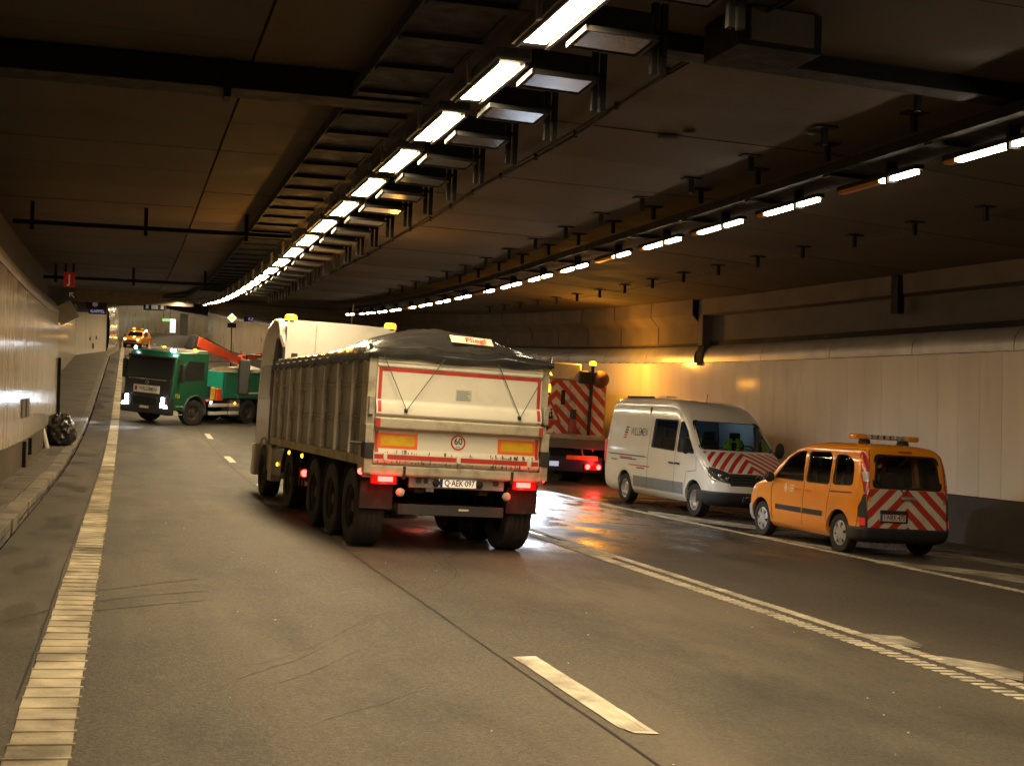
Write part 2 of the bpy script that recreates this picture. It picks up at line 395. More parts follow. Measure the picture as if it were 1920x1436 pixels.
# ---- painted markings
paint = mat('road_paint', (.62, .56, .44), .7, var=.2, scale=6, bump=.2, bscale=60, dirt=(.12, .10, .075), damt=.5, dscale=2.5, space='World', orand=.1)
paintw = mat('worn_paint', (.50, .45, .35), .75, var=.3, scale=3, bump=.2, bscale=60, dirt=(.09, .075, .055), damt=.75, dscale=1.6)
ylw = mat('yellow_paint', (.55, .44, .18), .7, var=.2, scale=5, dirt=(.10, .085, .06), damt=.5, dscale=4)
def marking(name): return tag(empty(name), kind='structure')
el = marking('edge_line')
q = MB(); q.box(-.155, .155, -.128, .118, 0, .006); q.box(-.158, .172, .112, .135, 0, .015); eb = None
ridge = mat('ribbed_paint', (.60, .52, .37), .75, var=.25, scale=5, bump=.3, bscale=40, dirt=(.13, .105, .07), damt=.7, dscale=1.0, space='World', orand=.14)
s = 5.2
for k in range(105):
    if eb is None: eb = q.build('paint_rib', ridge, el); o = eb
    else: o = eb.copy(); col.objects.link(o)
    o.matrix_world = frame(-.37+random.uniform(-.004, .004), s, random.uniform(-.6, .6), .002); o.scale = (random.uniform(.97, 1.03), 1, 1); s += .27
strip('paint_band', -.525, -.215, ridge, s-.12, 300, dz=.005, parent=el)
dl = marking('lane_dashes')
k = 0
for s0 in [7.05]+[17.15+10.05*i for i in range(14)]:
    s1 = s0+2.4; b = MB()
    if s0 < 20:                                            # ragged thermoplastic ends and drawn ridges
        n = 14; L_, R_ = [], []
        for i in range(n+1):
            s = s0+(s1-s0)*i/n; L_.append(Wr(2.89+random.uniform(-.006, .006)+(.05 if i == 0 else 0), s+(.0 if 0 < i < n else random.uniform(-.05, .05)), .007)); R_.append(Wr(3.09+random.uniform(-.006, .006), s+(0 if 0 < i < n else random.uniform(-.08, .08)), .007))
        vs = [p for a in zip(L_, R_) for p in a]; b.add(vs, [(2*i, 2*i+1, 2*i+3, 2*i+2) for i in range(n)])
        for j in range(4): b.add([Wr(2.915+.04*j+d, s0+.08+(s1-s0-.2)*e, .011) for e in (0, 1) for d in (0, .018)], [(0, 1, 3, 2)])
    else: b.add([Wr(t, s, .006) for s in (s0, s1) for t in (2.89, 3.09)], [(0, 1, 3, 2)])
    b.build('lane_dash', paint, dl, fix=False)
db = marking('double_line')
q = MB(); q.box(-.07, .07, -.045, .045, 0, .009); q2 = MB(); q2.box(-.095, .095, -.032, .032, 0, .009); pb = [None, None]
for k in range(112):
    s = 7.2+k*.125
    for j, (t, src) in enumerate(((6.42, q2), (6.72, q))):
        if pb[j] is None: pb[j] = src.build('paint_block', paint, db, bevel=.004); o = pb[j]
        else: o = pb[j].copy(); col.objects.link(o)
        o.matrix_world = frame(t-.006*(s-7)+random.uniform(-.006, .006), s+random.uniform(-.008, .008), (8 if j == 0 else 0)+random.uniform(-2, 2), .001)
strip('paint_band', lambda s: 6.25, lambda s: 6.43, paint, 20.6, 60, dz=.005, parent=db)
strip('paint_band', lambda s: 6.33-.006*(s-7), lambda s: 6.51-.006*(s-7), paintw, 15.5, 21.2, dz=.003, parent=db)
strip('paint_band', lambda s: 6.67-.006*(s-7), lambda s: 6.77-.006*(s-7), paintw, 15.5, 21.2, dz=.003, parent=db)
re = marking('right_edge_line')
strip('paint_band', lambda s: 11.33-.035*(s-14)-.1, lambda s: 11.33-.035*(s-14)+.08, paintw, 5, 60, dz=.005, parent=re)
q = MB(); q.box(-.085, .085, -.06, .06, 0, .009); pb = None
for k in range(90):
    s = 13+k*.17
    if pb is None: pb = q.build('paint_block', paint, re, bevel=.004); o = pb
    else: o = pb.copy(); col.objects.link(o)
    o.matrix_world = frame(11.32-.035*(s-14), s, 0, .002)
hb = marking('hatched_area')
def quad_mark(name, pts, m, parent, dz=.005):
    b = MB(); n = len(pts)//2; vs = []
    for i in range(n):
        for p in (pts[i], pts[2*n-1-i]):
            t, s = hit(*p); vs.append(Wr(t, s, dz))
    b.add(vs, [(2*i, 2*i+1, 2*i+3, 2*i+2) for i in range(n-1)]); return b.build(name, m, parent, fix=False)
quad_mark('stripe', [(1700, 1036), (1800, 1049), (1920, 1067), (1920, 1058), (1800, 1041), (1700, 1030)], paintw, hb)
quad_mark('stripe', [(1640, 1056), (1780, 1072), (1920, 1094), (1920, 1080), (1780, 1064), (1640, 1050)], paintw, hb)
quad_mark('stripe', [(1215, 962), (1300, 978), (1420, 993), (1420, 986), (1300, 970), (1215, 957)], paintw, hb)
quad_mark('stripe', [(1420, 1008), (1480, 1018), (1560, 1031), (1560, 1026), (1480, 1013), (1420, 1003)], paintw, hb)
ar = marking('worn_arrow')
quad_mark('paint_patch', [(1605, 1194), (1660, 1208), (1725, 1218), (1732, 1212), (1690, 1196), (1620, 1190)], paintw, ar, .008)
quad_mark('paint_patch', [(1752, 1240), (1830, 1262), (1918, 1280), (1919, 1262), (1860, 1248), (1760, 1232)], paintw, ar, .008)
tl = marking('temporary_line')
quad_mark('tape_strip', [(1046, 1016), (1090, 1032), (1140, 1048), (1156, 1046), (1110, 1028), (1062, 1014)], ylw, tl, .009)

# ---- scrape marks swung across the lane
scr = mat('scrape_mark', (.19, .165, .125), .85, var=.3, scale=20, dirt=(.09, .08, .065), damt=.75, dscale=9)
sk = mat('skid_mark', (.034, .029, .023), .8, var=.3, scale=12, dirt=(.09, .08, .065), damt=.7, dscale=7)
sr = tag(empty('scrape_marks'), kind='structure')
def scrape(pts, wd, m, n=26):
    P_ = [Vector(hit(*p)) for p in pts]; vs = []; K = len(P_)-1
    for i in range(n+1):
        x = i/n*K; j = min(int(x), K-1); f = x-j; p0, p1, p2, p3 = P_[max(j-1, 0)], P_[j], P_[j+1], P_[min(j+2, K)]
        q = .5*((2*p1)+(p2-p0)*f+(2*p0-5*p1+4*p2-p3)*f*f+(3*p1-p0-3*p2+p3)*f**3); d = (p2-p1).normalized(); nx = Vector((-d.y, d.x)); ww = wd*random.uniform(.3, 1.2); q = q+nx*random.uniform(-.012, .012)
        vs += [Wr(q.x+nx.x*ww, q.y+nx.y*ww, .004), Wr(q.x-nx.x*ww, q.y-nx.y*ww, .004)]
    b = MB(); b.add(vs, [(i, i+1, i+3, i+2) for i in range(0, len(vs)-2, 2)]); b.build('scrape', m, sr, fix=False)
for pts in ([(415, 1300), (470, 1265), (560, 1235), (640, 1195), (700, 1168)], [(430, 1255), (520, 1235), (600, 1205), (690, 1160), (740, 1140)], [(500, 1285), (580, 1262), (660, 1225), (720, 1205)], [(510, 1085), (540, 1078), (590, 1075), (632, 1072)], [(505, 1068), (545, 1060), (600, 1050)], [(590, 1360), (640, 1340), (720, 1320), (800, 1290)]): scrape(pts, .0045, scr)
for pts in ([(180, 1108), (260, 1098), (370, 1085)], [(180, 1128), (270, 1118), (390, 1108)], [(180, 1145), (280, 1135), (400, 1125)], [(10, 1165), (60, 1152), (115, 1140)], [(780, 1035), (860, 1075), (870, 1070)]): scrape(pts, .014, sk)
for pts in ([(870, 1035), (835, 1050), (858, 1075), (820, 1105)], [(800, 1030), (830, 1062), (860, 1078)]): scrape(pts, .005, crackm)

# ---- small litter and pits on the asphalt
chip = mat('pale_chip', (.5, .46, .38), .8)
b = MB()
for k in range(70):
    t, s = random.uniform(-.1, 6.1), random.uniform(5.5, 22); r = random.uniform(.004, .013); p = Wr(t, s, .004)
    a = random.uniform(0, 6.3); vs = [p+Vector((r*math.cos(a+j*1.26)*random.uniform(.5, 1.2), r*math.sin(a+j*1.26)*random.uniform(.5, 1.2), 0)) for j in range(5)]
    b.add(vs+[p+Vector((0, 0, r*.6))], [(j, (j+1) % 5, 5) for j in range(5)])
tag(b.build('grit', chip), 'pale stone chips scattered over the asphalt', 'grit', kind='stuff')

# ---- left wall
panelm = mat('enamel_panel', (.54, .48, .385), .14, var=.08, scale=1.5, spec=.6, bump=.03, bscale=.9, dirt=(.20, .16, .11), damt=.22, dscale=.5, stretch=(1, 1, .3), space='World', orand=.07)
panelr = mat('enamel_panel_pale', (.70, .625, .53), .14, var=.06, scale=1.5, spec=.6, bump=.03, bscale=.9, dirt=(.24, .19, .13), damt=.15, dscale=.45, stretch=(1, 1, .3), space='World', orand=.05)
steelc = mat('brushed_cornice', (.40, .375, .335), .42, metal=.5, var=.2, scale=2, dirt=(.06, .05, .04), damt=.25, dscale=1)
darkc = mat('dark_concrete', (.060, .052, .044), .9, var=.3, scale=1.2, bump=.25, bscale=16, dirt=(.02, .017, .014), damt=.3)
blackm = mat('black_steel', (.007, .0065, .006), .8, spec=.2, var=.3, scale=6)
def wall_thing(name, label): return tag(empty(name), label, 'wall')
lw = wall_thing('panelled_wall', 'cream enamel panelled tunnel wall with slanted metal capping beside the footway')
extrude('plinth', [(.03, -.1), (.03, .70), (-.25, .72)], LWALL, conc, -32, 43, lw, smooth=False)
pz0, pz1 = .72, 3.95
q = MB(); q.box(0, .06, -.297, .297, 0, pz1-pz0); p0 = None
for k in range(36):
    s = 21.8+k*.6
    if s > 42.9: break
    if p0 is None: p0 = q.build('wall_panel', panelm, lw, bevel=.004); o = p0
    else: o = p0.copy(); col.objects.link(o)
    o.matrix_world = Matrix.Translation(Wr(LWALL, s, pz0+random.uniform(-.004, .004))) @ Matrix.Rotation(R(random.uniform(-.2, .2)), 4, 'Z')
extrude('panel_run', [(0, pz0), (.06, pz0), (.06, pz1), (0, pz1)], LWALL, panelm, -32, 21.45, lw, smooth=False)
extrude('capping', [(.07, pz1+.015), (.075, pz1+.10), (.05, pz1+.22), (-.05, pz1+.40), (-.30, pz1+.56), (-.32, pz1+.56)], LWALL, steelc, -32, 42.9, lw)
extrude('upper_wall', [(-.28, 3.9), (-.28, 5.6)], LWALL, darkc, -32, 43, lw)
bx = MB(); bx.box(LWALL-.28, LWALL+.05, 42.85, 43.0, road(-2.2, 43)+.05, road(-2.2, 43)+pz1+.05); bx.build('end_trim', steelc, lw)
bx = MB(); bx.box(LWALL-.05, LWALL+.16, 43.15, 43.3, road(-2.2, 43)+.05, road(-2.2, 43)+2.6); bx.build('end_post', blackm, lw)
bx = MB(); bx.box(LWALL-.35, LWALL+.28, 43.35, 43.7, road(-2.2, 43)+3.7, road(-2.2, 43)+4.3, Matrix.Translation((LWALL, 43.5, 5)) @ Matrix.Rotation(R(-28), 4, 'Y') @ Matrix.Translation((-LWALL, -43.5, -5))); bx.build('end_hood', steelc, lw)
for sgn in (0, 1):
    bx = MB(); t0 = LWALL+.062; s0 = 28.7+sgn*1.3; z0 = road(LWALL, s0); bx.box(t0, t0+.03, s0, s0+.75, z0+1.22, z0+1.62); bx.build('socket_plate', mat('socket_grey', (.10, .09, .075), .6), lw, bevel=.006)
for (px_, py_) in ((32, 838), (40, 842)):
    bx = MB(); s0 = 29.8 if px_ < 35 else 31.6; z0 = road(LWALL, s0); bx.box(LWALL+.03, LWALL+.10, s0, s0+.28, z0+.10+(.2 if px_ > 35 else 0), z0+.68); bx.build('drain_bracket', blackm, lw)
# recess behind the wall end
lr = wall_thing('recess_wall', 'cream wall of the lay-by recess beyond the bin bag')
extrude('face', [(0, -.1), (0, 4.15)], -3.85, panelm, 41, 107, lr, smooth=False)
extrude('top_band', [(-.1, 4.15), (-.1, 5.8)], -3.85, darkc, 41, 107, lr)
dw = wall_thing('recess_end_wall', 'pale end wall of the recess facing the traffic, with small sign plates')
b = MB(); A, B_ = (-3.9, 107), (-1.75, 119)
def on_end(u, h, off=0):
    t = A[0]+(B_[0]-A[0])*u; s = A[1]+(B_[1]-A[1])*u; n = Vector((12, -2.15, 0)).normalized(); return Wr(t, s, h)+n*off
b.sheet(lambda u, v: on_end(u, -.1+v*3.6), 6, 2, False); b.build('face', panelr, dw)
b = MB(); b.sheet(lambda u, v: on_end(u, 3.5+v*2.3, .05), 6, 2, False); b.build('top_band', darkc, dw)
for u, h, hh in ((.42, 1.15, .3), (.62, 1.2, .3), (.52, .45, .45)):
    b = MB(); b.sheet(lambda a, c: on_end(u+a*.045, h+c*hh, .03), 1, 1); b.build('sign_plate', mat('plate_dark', (.03, .03, .028), .5), dw)
nw = wall_thing('nose_wall', 'rounded cream nosing where the recess meets the far tunnel wall')
def nose(u, v):
    a = u*math.pi*.62; t = -1.75+.62*math.sin(a*.8)+.05*u; s = 119+u*13; return Wr(t, s, -.1+v*4.2)+Vector((0, 0, 0))
b = MB(); b.sheet(lambda u, v: nose(u, v)+Vector((.28*math.sin(v*math.pi)**.6, 0, 0)), 10, 8); b.build('face', panelm, nw)
b = MB(); b.sheet(lambda u, v: Wr(-1.75+.62*math.sin(u*math.pi*.5), 119+u*13, 4.1+v*1.7), 6, 1); b.build('top_band', darkc, nw)
panelf = mat('far_panel', (.42, .36, .27), .3, var=.2, scale=.5, dirt=(.12, .10, .07), damt=.35, dscale=.3, space='World')
fw = wall_thing('far_left_wall', 'far cream tunnel wall sweeping round the bend to the right')
extrude('face', [(0, -.1), (.05, 3.9)], -1.13, panelf, 132, 340, fw)
extrude('top_band', [(-.02, 3.9), (-.02, 5.8)], -1.13, conc, 132, 340, fw)
for s in (205, 232, 262):
    b = MB(); b.sheet(lambda u, v: Wr(-1.06, s+u*4, .05+v*3.6), 2, 1); b.build('niche_door', mat('niche_grey', (.10, .105, .10), .6), fw)

# ---- right wall
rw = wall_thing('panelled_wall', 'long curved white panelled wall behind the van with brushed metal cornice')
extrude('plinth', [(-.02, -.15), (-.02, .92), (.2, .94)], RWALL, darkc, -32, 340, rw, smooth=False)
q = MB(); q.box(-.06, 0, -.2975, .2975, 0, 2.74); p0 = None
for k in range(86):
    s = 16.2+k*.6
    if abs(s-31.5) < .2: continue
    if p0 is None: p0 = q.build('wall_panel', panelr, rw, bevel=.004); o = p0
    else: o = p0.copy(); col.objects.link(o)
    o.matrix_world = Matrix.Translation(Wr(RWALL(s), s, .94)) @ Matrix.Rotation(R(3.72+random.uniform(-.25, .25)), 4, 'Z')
extrude('panel_run', [(0, .94), (-.06, .94), (-.06, 3.68), (0, 3.68)], RWALL, panelr, -32, 15.9, rw, smooth=False)
extrude('panel_run', [(0, .94), (-.06, .94), (-.06, 3.68), (0, 3.68)], RWALL, panelf, 67.5, 340, rw, smooth=False)
cor = [(-.07, 3.69), (-.075, 3.80), (-.05, 3.93), (.02, 4.05), (.14, 4.14), (.30, 4.17)]
for s0, s1 in [(-32, 14)]+[(14+2.9*k, 14+2.9*(k+1)-.015) for k in range(6)]+[(31.9+2.9*k, 31.9+2.9*(k+1)-.015) for k in range(10)]+[(61, 340)]:
    extrude('cornice', cor, RWALL, steelc, s0, s1, rw)
extrude('joint_seal', [(-.10, 3.60), (-.10, 3.95), (-.04, 4.12), (.25, 4.24)], RWALL, blackm, 31.40, 31.72, rw)
extrude('joint_seal', [(-.035, .94), (-.035, 3.7)], RWALL, blackm, 31.40, 31.62, rw)
extrude('upper_wall', [(.22, 4.0), (.22, 5.6)], RWALL, darkc, -32, 31.45, rw)
extrude('ceiling_haunch', [(.24, -.42), (-.10, -.40), (-.12, .1)], RWALL, conc, -32, 31.45, rw, ceil=True, smooth=False)
extrude('shadow_gap', [(.16, 4.15), (.16, 4.27)], RWALL, blackm, -32, 120, rw)
for k in range(18):                                        # chamfered fascia slabs beyond the joint
    s0 = 31.75+k*2.5; extrude('fascia_slab', [(.20, 4.16), (.02, 4.22), (.02, 4.72), (-.22, 4.98), (-.22, 5.5)], RWALL, conc, s0, s0+2.46, rw, smooth=False)
extrude('fascia_run', [(.20, 4.16), (.02, 4.22), (.02, 4.72), (-.22, 4.98), (-.22, 5.5)], RWALL, conc, 76.7, 340, rw, smooth=False)
b = MB(); b.box(-.12, .3, -.13, .13, -.1, 1.2); o = b.build('joint_post', darkc, rw); o.matrix_world = Matrix.Translation(Wr(RWALL(31.55)+.05, 31.58, 4.25))
b = MB(); b.box(-.06, .1, -.12, .12, -.8, .0); o = b.build('drop_pipe', blackm, rw); o.matrix_world = Matrix.Translation(Wc(RWALL(23)-.16, 23.1, -.02))

# ---- ceiling
slabm = mat('ceiling_slab', (.062, .048, .035), .92, spec=.2, var=.4, scale=.9, bump=.25, bscale=18, dirt=(.045, .035, .026), damt=.42, dscale=.45, space='World', orand=.22)
slabw = mat('ceiling_slab_stained', (.085, .061, .034), .9, spec=.2, var=.35, scale=.8, bump=.2, bscale=18, dirt=(.06, .045, .03), damt=.35, dscale=.5, space='World', orand=.2)
ce = extrude('ceiling', [(0, .09)]+[(a, .09) for a in (3.2, 7.5, 13.5, 18, 24)], -4.6, mat('ceiling_joint', (.02, .017, .014), .95), -32, 340, ceil=True); tag(ce, kind='structure')
cols_ = [(-4.6, 1.17, 0), (1.20, 2.9, 1), (2.9, 5.3, 0), (5.33, 8.98, 0), (9.0, 12.6, 0), (12.63, 18.5, 0)]
ssl = [9.0+1.93*k for k in range(27)]
for i, s0 in enumerate(ssl):
    for j, (t0, t1, st) in enumerate(cols_):
        s1 = s0+1.93-.022; dz = random.uniform(-.006, .004); b = MB(); vs = []
        for s in (s0, s1):
            for t in (t0, t1): vs.append(Wc(t, s, dz))
        for s in (s0, s1):
            for t in (t0, t1): vs.append(Wc(t, s, .085))
        b.hexa(vs); b.build('ceiling_slab', slabw if st else slabm, ce)
for s0, s1 in ((-32, 8.98), (ssl[-1]+1.93, 340)):
    for (t0, t1, st) in cols_:
        n = 4; extrude('slab_run', [(t0+(t1-t0)*k/n, 0) for k in range(n+1)], 0, slabw if st else slabm, s0, s1, ce, ceil=True)

# cross beams and pipes under the left ceiling
def beam(name, label, t0, t1, s, z0, z1, d, hang=(), m=blackm):
    r = tag(empty(name), label, 'pipe'); b = MB(); vs = [Wc(t, ss, z) for z in (z0, z1) for ss in (s, s+d) for t in (t0, t1)]; b.hexa(vs); b.build('bar', m, r, bevel=.01)
    for t in hang:
        b = MB(); vs = [Wc(tt, ss, z) for z in (z0-.10, .0) for ss in (s-.03, s+d*.5) for tt in (t, t+.07)]; b.hexa(vs); b.build('hanger', m, r)
    return r
beam('ceiling_beam', 'deep dark cross beam under the ceiling above the first lane', -2.4, 3.0, 13.6, -.30, -.02, .45, (.9,))
beam('ceiling_beam', 'dark cross beam running from the floodlights to the far wall side', 4.6, 9.2, 10.9, -.17, -.01, .30)
beam('ceiling_pipe', 'black cross pipe on three hangers under the left ceiling', -2.05, 3.0, 24.9, -.42, -.34, .09, (-1.75, .25, 2.1))
beam('ceiling_pipe', 'black cross pipe on hangers close to the red letter sign', -2.3, 2.6, 38.2, -.42, -.33, .09, (-2.0, .1, 2.1))
b = MB(); t_, s_ = hitc(1350, 20); r = tag(empty('ceiling_box'), 'large dark junction box fixed to the ceiling beside the cross beam', 'box')
vs = [Wc(tt, ss, z) for z in (-.35, -.005) for ss in (9.9, 10.6) for tt in (4.95, 5.75)]; b.hexa(vs); b.build('housing', blackm, r, bevel=.01)
b = MB(); vs = [Wc(tt, ss, z) for z in (-.30, -.02) for ss in (9.86, 9.9) for tt in (5.05, 5.65)]; b.hexa(vs); b.build('cover', darkc, r)
bl = tag(empty('portal_lintel'), 'pale lintel hanging below the ceiling far beyond the lane', 'lintel')
b = MB(); vs = [Wc(t, s, z) for z in (-.75, .05) for s in (88, 88.6) for t in (-4.0, 4.2)]; b.hexa(vs); b.build('face', mat('lintel_cream', (.33, .27, .19), .6, var=.2), bl)

# cable trays over the lamps
def tray(name, label, t0, t1, dz, s0, s1, rs0, rs1, step):
    r = tag(empty(name), label, 'cable tray')
    for t in (t0, t1): extrude('side_rail', [(-.02, dz), (-.02, dz+.12), (.02, dz+.12), (.02, dz), (-.02, dz)], t, blackm, s0, s1, r, ceil=True, smooth=False)
    extrude('tray_bed', [(t0, dz+.015), (t1, dz+.015)], 0, blackm, s0, s1, r, ceil=True)
    s = rs0; r0 = None
    while s < rs1:
        b = MB(); vs = [Wc(t, ss, z) for z in (dz-.03, dz+.02) for ss in (s, s+.16) for t in (t0, t1)]; b.hexa(vs); b.build('rung', blackm, r); s += step
    return r
tray('cable_tray', 'wide black ladder cable tray beside the bright lamp row', 2.25, 3.0, -.28, -32, 150, 10, 44, 1.075)
tray('cable_tray', 'black cable tray carrying the row of thin lamps over the third lane', 8.45, 9.05, -.36, -32, 120, 10, 36, 2.15)
cdt = tag(empty('conduit'), 'thin clipped cable run along the ceiling beside the floodlights', 'cable')
pts = [Wc(5.32+.03*math.sin(s*.9)+(-.03*(14.8-s) if s < 14.8 else 0), s, -.05) for s in [8+.8*k for k in range(50)]]
b = MB(); b.tube(pts, .018, 6); b.build('cable', blackm, cdt)
for k in range(0, 34, 2):
    p = pts[k+1]; b = MB(); b.box(p.x-.02, p.x+.02, p.y-.02, p.y+.02, p.z-.03, p.z+.12); b.build('clip', blackm, cdt)

# ---- lamps
lampE = mat('lamp_glow', (.8, .8, .8), .4, emit=LAMPC, estr=LAMP*1.25, orand=.15); lampR = mat('thin_lamp_glow', (.8, .8, .8), .4, emit=(1, .80, .55), estr=LAMP*.42, orand=.25)
alum = mat('lamp_housing', (.08, .075, .07), .45, metal=.6)
reflo = mat('amber_reflector', (.55, .22, .03), .4)
def lamp_a():
    r = empty('ceiling_lamp'); b = MB(); b.box(-.17, .17, -.84, .84, .02, .13); b.build('housing', alum, r, bevel=.01)
    b = MB(); b.add([(-.095, -.70, .012), (.095, -.70, .012), (.095, .70, .012), (-.095, .70, .012)], [(0, 3, 2, 1)]); b.build('diffuser', lampE, r, fix=False)
    for sgn in (-1, 1):
        b = MB(); b.box(sgn*.13-.012 if sgn < 0 else .118, sgn*.13+.012 if sgn < 0 else .155, -.79, .79, -.012, .02); b.build('edge_trim', alum, r)
    b = MB(); b.box(-.22, -.18, -.06, .0, -.02, .50); b.box(-.22, .0, -.06, 0, .12, .16); b.build('bracket', mat('zinc', (.35, .34, .31), .4, metal=.8), r); return r
lampA = lamp_a()
for k in range(-8, 116):
    s = 9.62+2.15*k
    if s > 146 and k % 3: continue
    o = lampA if k == -8 else copy_tree(lampA)
    g = (prof(s+.3)-prof(s-.3))/.6; o.matrix_world = Matrix.Translation(W(3.25, s, prof(s)+4.87)) @ Matrix.Rotation(-max(0, s-BEND)/RAD, 4, 'Z') @ Matrix.Rotation(math.atan(g), 4, 'X')
    tag(o, 'bright rectangular ceiling lamp in the long row above the lane dashes', 'lamp', 'bright lamps in the main row')
def lamp_b(full):
    r = empty('ceiling_lamp'); b = MB(); b.box(-.06, .06, -.86, .86, .035, .085); b.build('housing', blackm, r)
    y1 = .62 if full else -.1
    b = MB(); b.box(-.032, .032, -.80, y1, -.012, .035); b.build('tube', lampR, r)
    b = MB(); b.box(-.05, .05, y1+.02, .84, -.006, .034); b.build('reflector', reflo, r)
    b = MB(); b.box(-.07, .07, -.30, -.25, -.04, .30); b.build('bracket', blackm, r); return r
lb = [lamp_b(True), lamp_b(False)]; used = [0, 0]
for k in range(-8, 19):
    s = 11.5+2.2*k; j = 1 if k % 4 == 1 else 0
    o = lb[j] if not used[j] else copy_tree(lb[j]); used[j] = 1
    g = (prof(s+.3)-prof(s-.3))/.6; o.matrix_world = Matrix.Translation(W(8.85-.006*s, s, prof(s)+4.62)) @ Matrix.Rotation(math.atan(g), 4, 'X')
    tag(o, 'thin tube lamp in the row under the black cable tray over the third lane', 'lamp', 'thin lamps over the third lane')
glassp = mat('flood_glass', (.09, .09, .085), .15, metal=.0, spec=.8, var=.15, scale=6)
def flood():
    r = empty('floodlight'); b = MB(); b.box(-.29, .29, -.18, .22, .02, .24); b.build('housing', blackm, r, bevel=.02)
    b = MB(); b.box(-.27, .27, -.22, .18, -.004, .02); b.build('glass', glassp, r)
    b = MB(); b.box(-.32, .32, -.26, -.24, -.015, .03); b.box(-.32, .32, .20, .22, -.015, .03); b.box(-.32, -.29, -.26, .22, -.015, .03); b.box(.29, .32, -.26, .22, -.015, .03); b.build('frame', mat('flood_frame', (.012, .011, .010), .7), r)
    b = MB(); b.box(.34, .39, -.05, .01, -.22, .38); b.box(.42, .47, -.05, .01, -.22, .38); b.box(.30, .47, -.05, .01, .1, .14); b.build('bracket', blackm, r); return r
f0 = flood()
for k in range(-2, 22):
    s = 9.75+1.40*k; o = f0 if k == -2 else copy_tree(f0)
    g = (prof(s+.3)-prof(s-.3))/.6
    o.matrix_world = Matrix.Translation(Wc(3.73, s, -.55)) @ Matrix.Rotation(math.atan(g)-R(2), 4, 'X') @ Matrix.Rotation(R(2), 4, 'Y')
    tag(o, 'unlit black floodlight with flat glass hung beside the bright lamp row', 'floodlight', 'floodlights beside the lamp row')
def anchor():
    r = empty('ceiling_anchor'); b = MB(); b.box(-.14, .14, -.08, .08, -.02, .0); b.build('plate', blackm, r)
    b = MB(); b.box(-.03, .03, -.03, .03, -.22, -.015); b.build('stem', blackm, r); return r
an = anchor(); first = True
for grp, lst in (('left of the thin lamp row', [(7.88, 11.6+1.87*k) for k in range(16)]), ('right of the thin lamp row', [(12.2-.008*k, 14.4+1.78*k) for k in range(17)]), ('along the cable tray edge', [(8.38, 12.4+1.85*k) for k in range(12)])):
    for t, s in lst:
        o = an if first else copy_tree(an); first = False
        o.matrix_world = Matrix.Translation(Wc(t, s, -.004)); tag(o, 'small black hanger bolt with plate on the ceiling '+grp, 'hanger', 'ceiling hangers '+grp)
for (px_, py_, rr) in ((1255, 255, .16), (1292, 243, .09), (1530, 245, .14)):
    t, s = hitc(px_, py_); b = MB(); b.lathe([(rr, -.012), (rr*.7, -.03), (.002, -.032)], 9, 'Z', Wc(t, s)); tag(b.build('ceiling_patch', blackm), 'dark round cover plate on the ceiling slab near the floodlights', 'cover plate', 'dark ceiling covers')
# ================================================================ VEHICLE HELPERS
rubber = mat('tyre_rubber', (.016, .015, .014), .85, var=.3, scale=8, bump=.2, bscale=60, dirt=(.06, .05, .04), damt=.3, dscale=5)
dkplastic = mat('dark_plastic', (.022, .022, .024), .6, var=.2, scale=8, bump=.1, bscale=200)
chrome = mat('chrome', (.6, .6, .6), .12, metal=1.)
silver = mat('wheel_silver', (.50, .49, .47), .35, metal=.7, var=.2, scale=12, dirt=(.1, .08, .06), damt=.25, dscale=9)
rustrim = mat('dirty_steel_rim', (.07, .06, .05), .7, metal=.3, var=.35, scale=10, dirt=(.03, .025, .02), damt=.4, dscale=7)
interior = mat('cabin_dark', (.012, .012, .013), .8)
seatm = mat('seat_cloth', (.025, .026, .03), .9, bump=.2, bscale=120)
glass = glass_mat('window_glass', (.74, .77, .74))
glassd = glass_mat('tinted_glass', (.24, .25, .25))
redlamp = mat('red_lens', (.45, .01, .01), .2, coat=.5)
redon = emis('red_lamp_lit', (1, .04, .03), 14, (.5, .02, .02))
redglow = emis('red_lamp_dim', (1, .05, .03), .25, (.4, .01, .01))
amberon = emis('amber_marker_lit', (1, .38, .02), 9, (.6, .25, .02))
beaconon = emis('amber_beacon_lit', (1, .36, .012), 6, (.8, .4, .03))
whiteon = emis('white_lamp_lit', (.75, .88, 1), 30)
platew = mat('plate_white', (.72, .70, .64), .45, var=.1, scale=20, dirt=(.25, .2, .15), damt=.3, dscale=9)
platered = mat('plate_text', (.16, .03, .025), .5); inkm = mat('black_ink', (.012, .012, .012), .5)
eublue = mat('plate_blue', (.02, .05, .28), .5); redpaint = mat('red_tape', (.50, .035, .02), .45, var=.15, scale=6, dirt=(.12, .08, .05), damt=.3, dscale=4)
whitep = mat('white_vehicle_paint', (.72, .69, .62), .32, coat=.4, var=.05, scale=2, dirt=(.35, .29, .21), damt=.22, dscale=1.5)
vanp = mat('van_white_paint', (.80, .77, .71), .16, coat=1., var=.03, scale=2, dirt=(.42, .36, .28), damt=.12, dscale=1.2)
orangep = mat('orange_vehicle_paint', (.86, .30, .018), .2, coat=1., var=.04, scale=2, dirt=(.4, .2, .06), damt=.12, dscale=1.4)
seam = mat('panel_gap', (.01, .01, .01), .8)
hivis = mat('hi_vis_fabric', (.45, .85, .05), .7, emit=(.45, .9, .05), estr=.0)
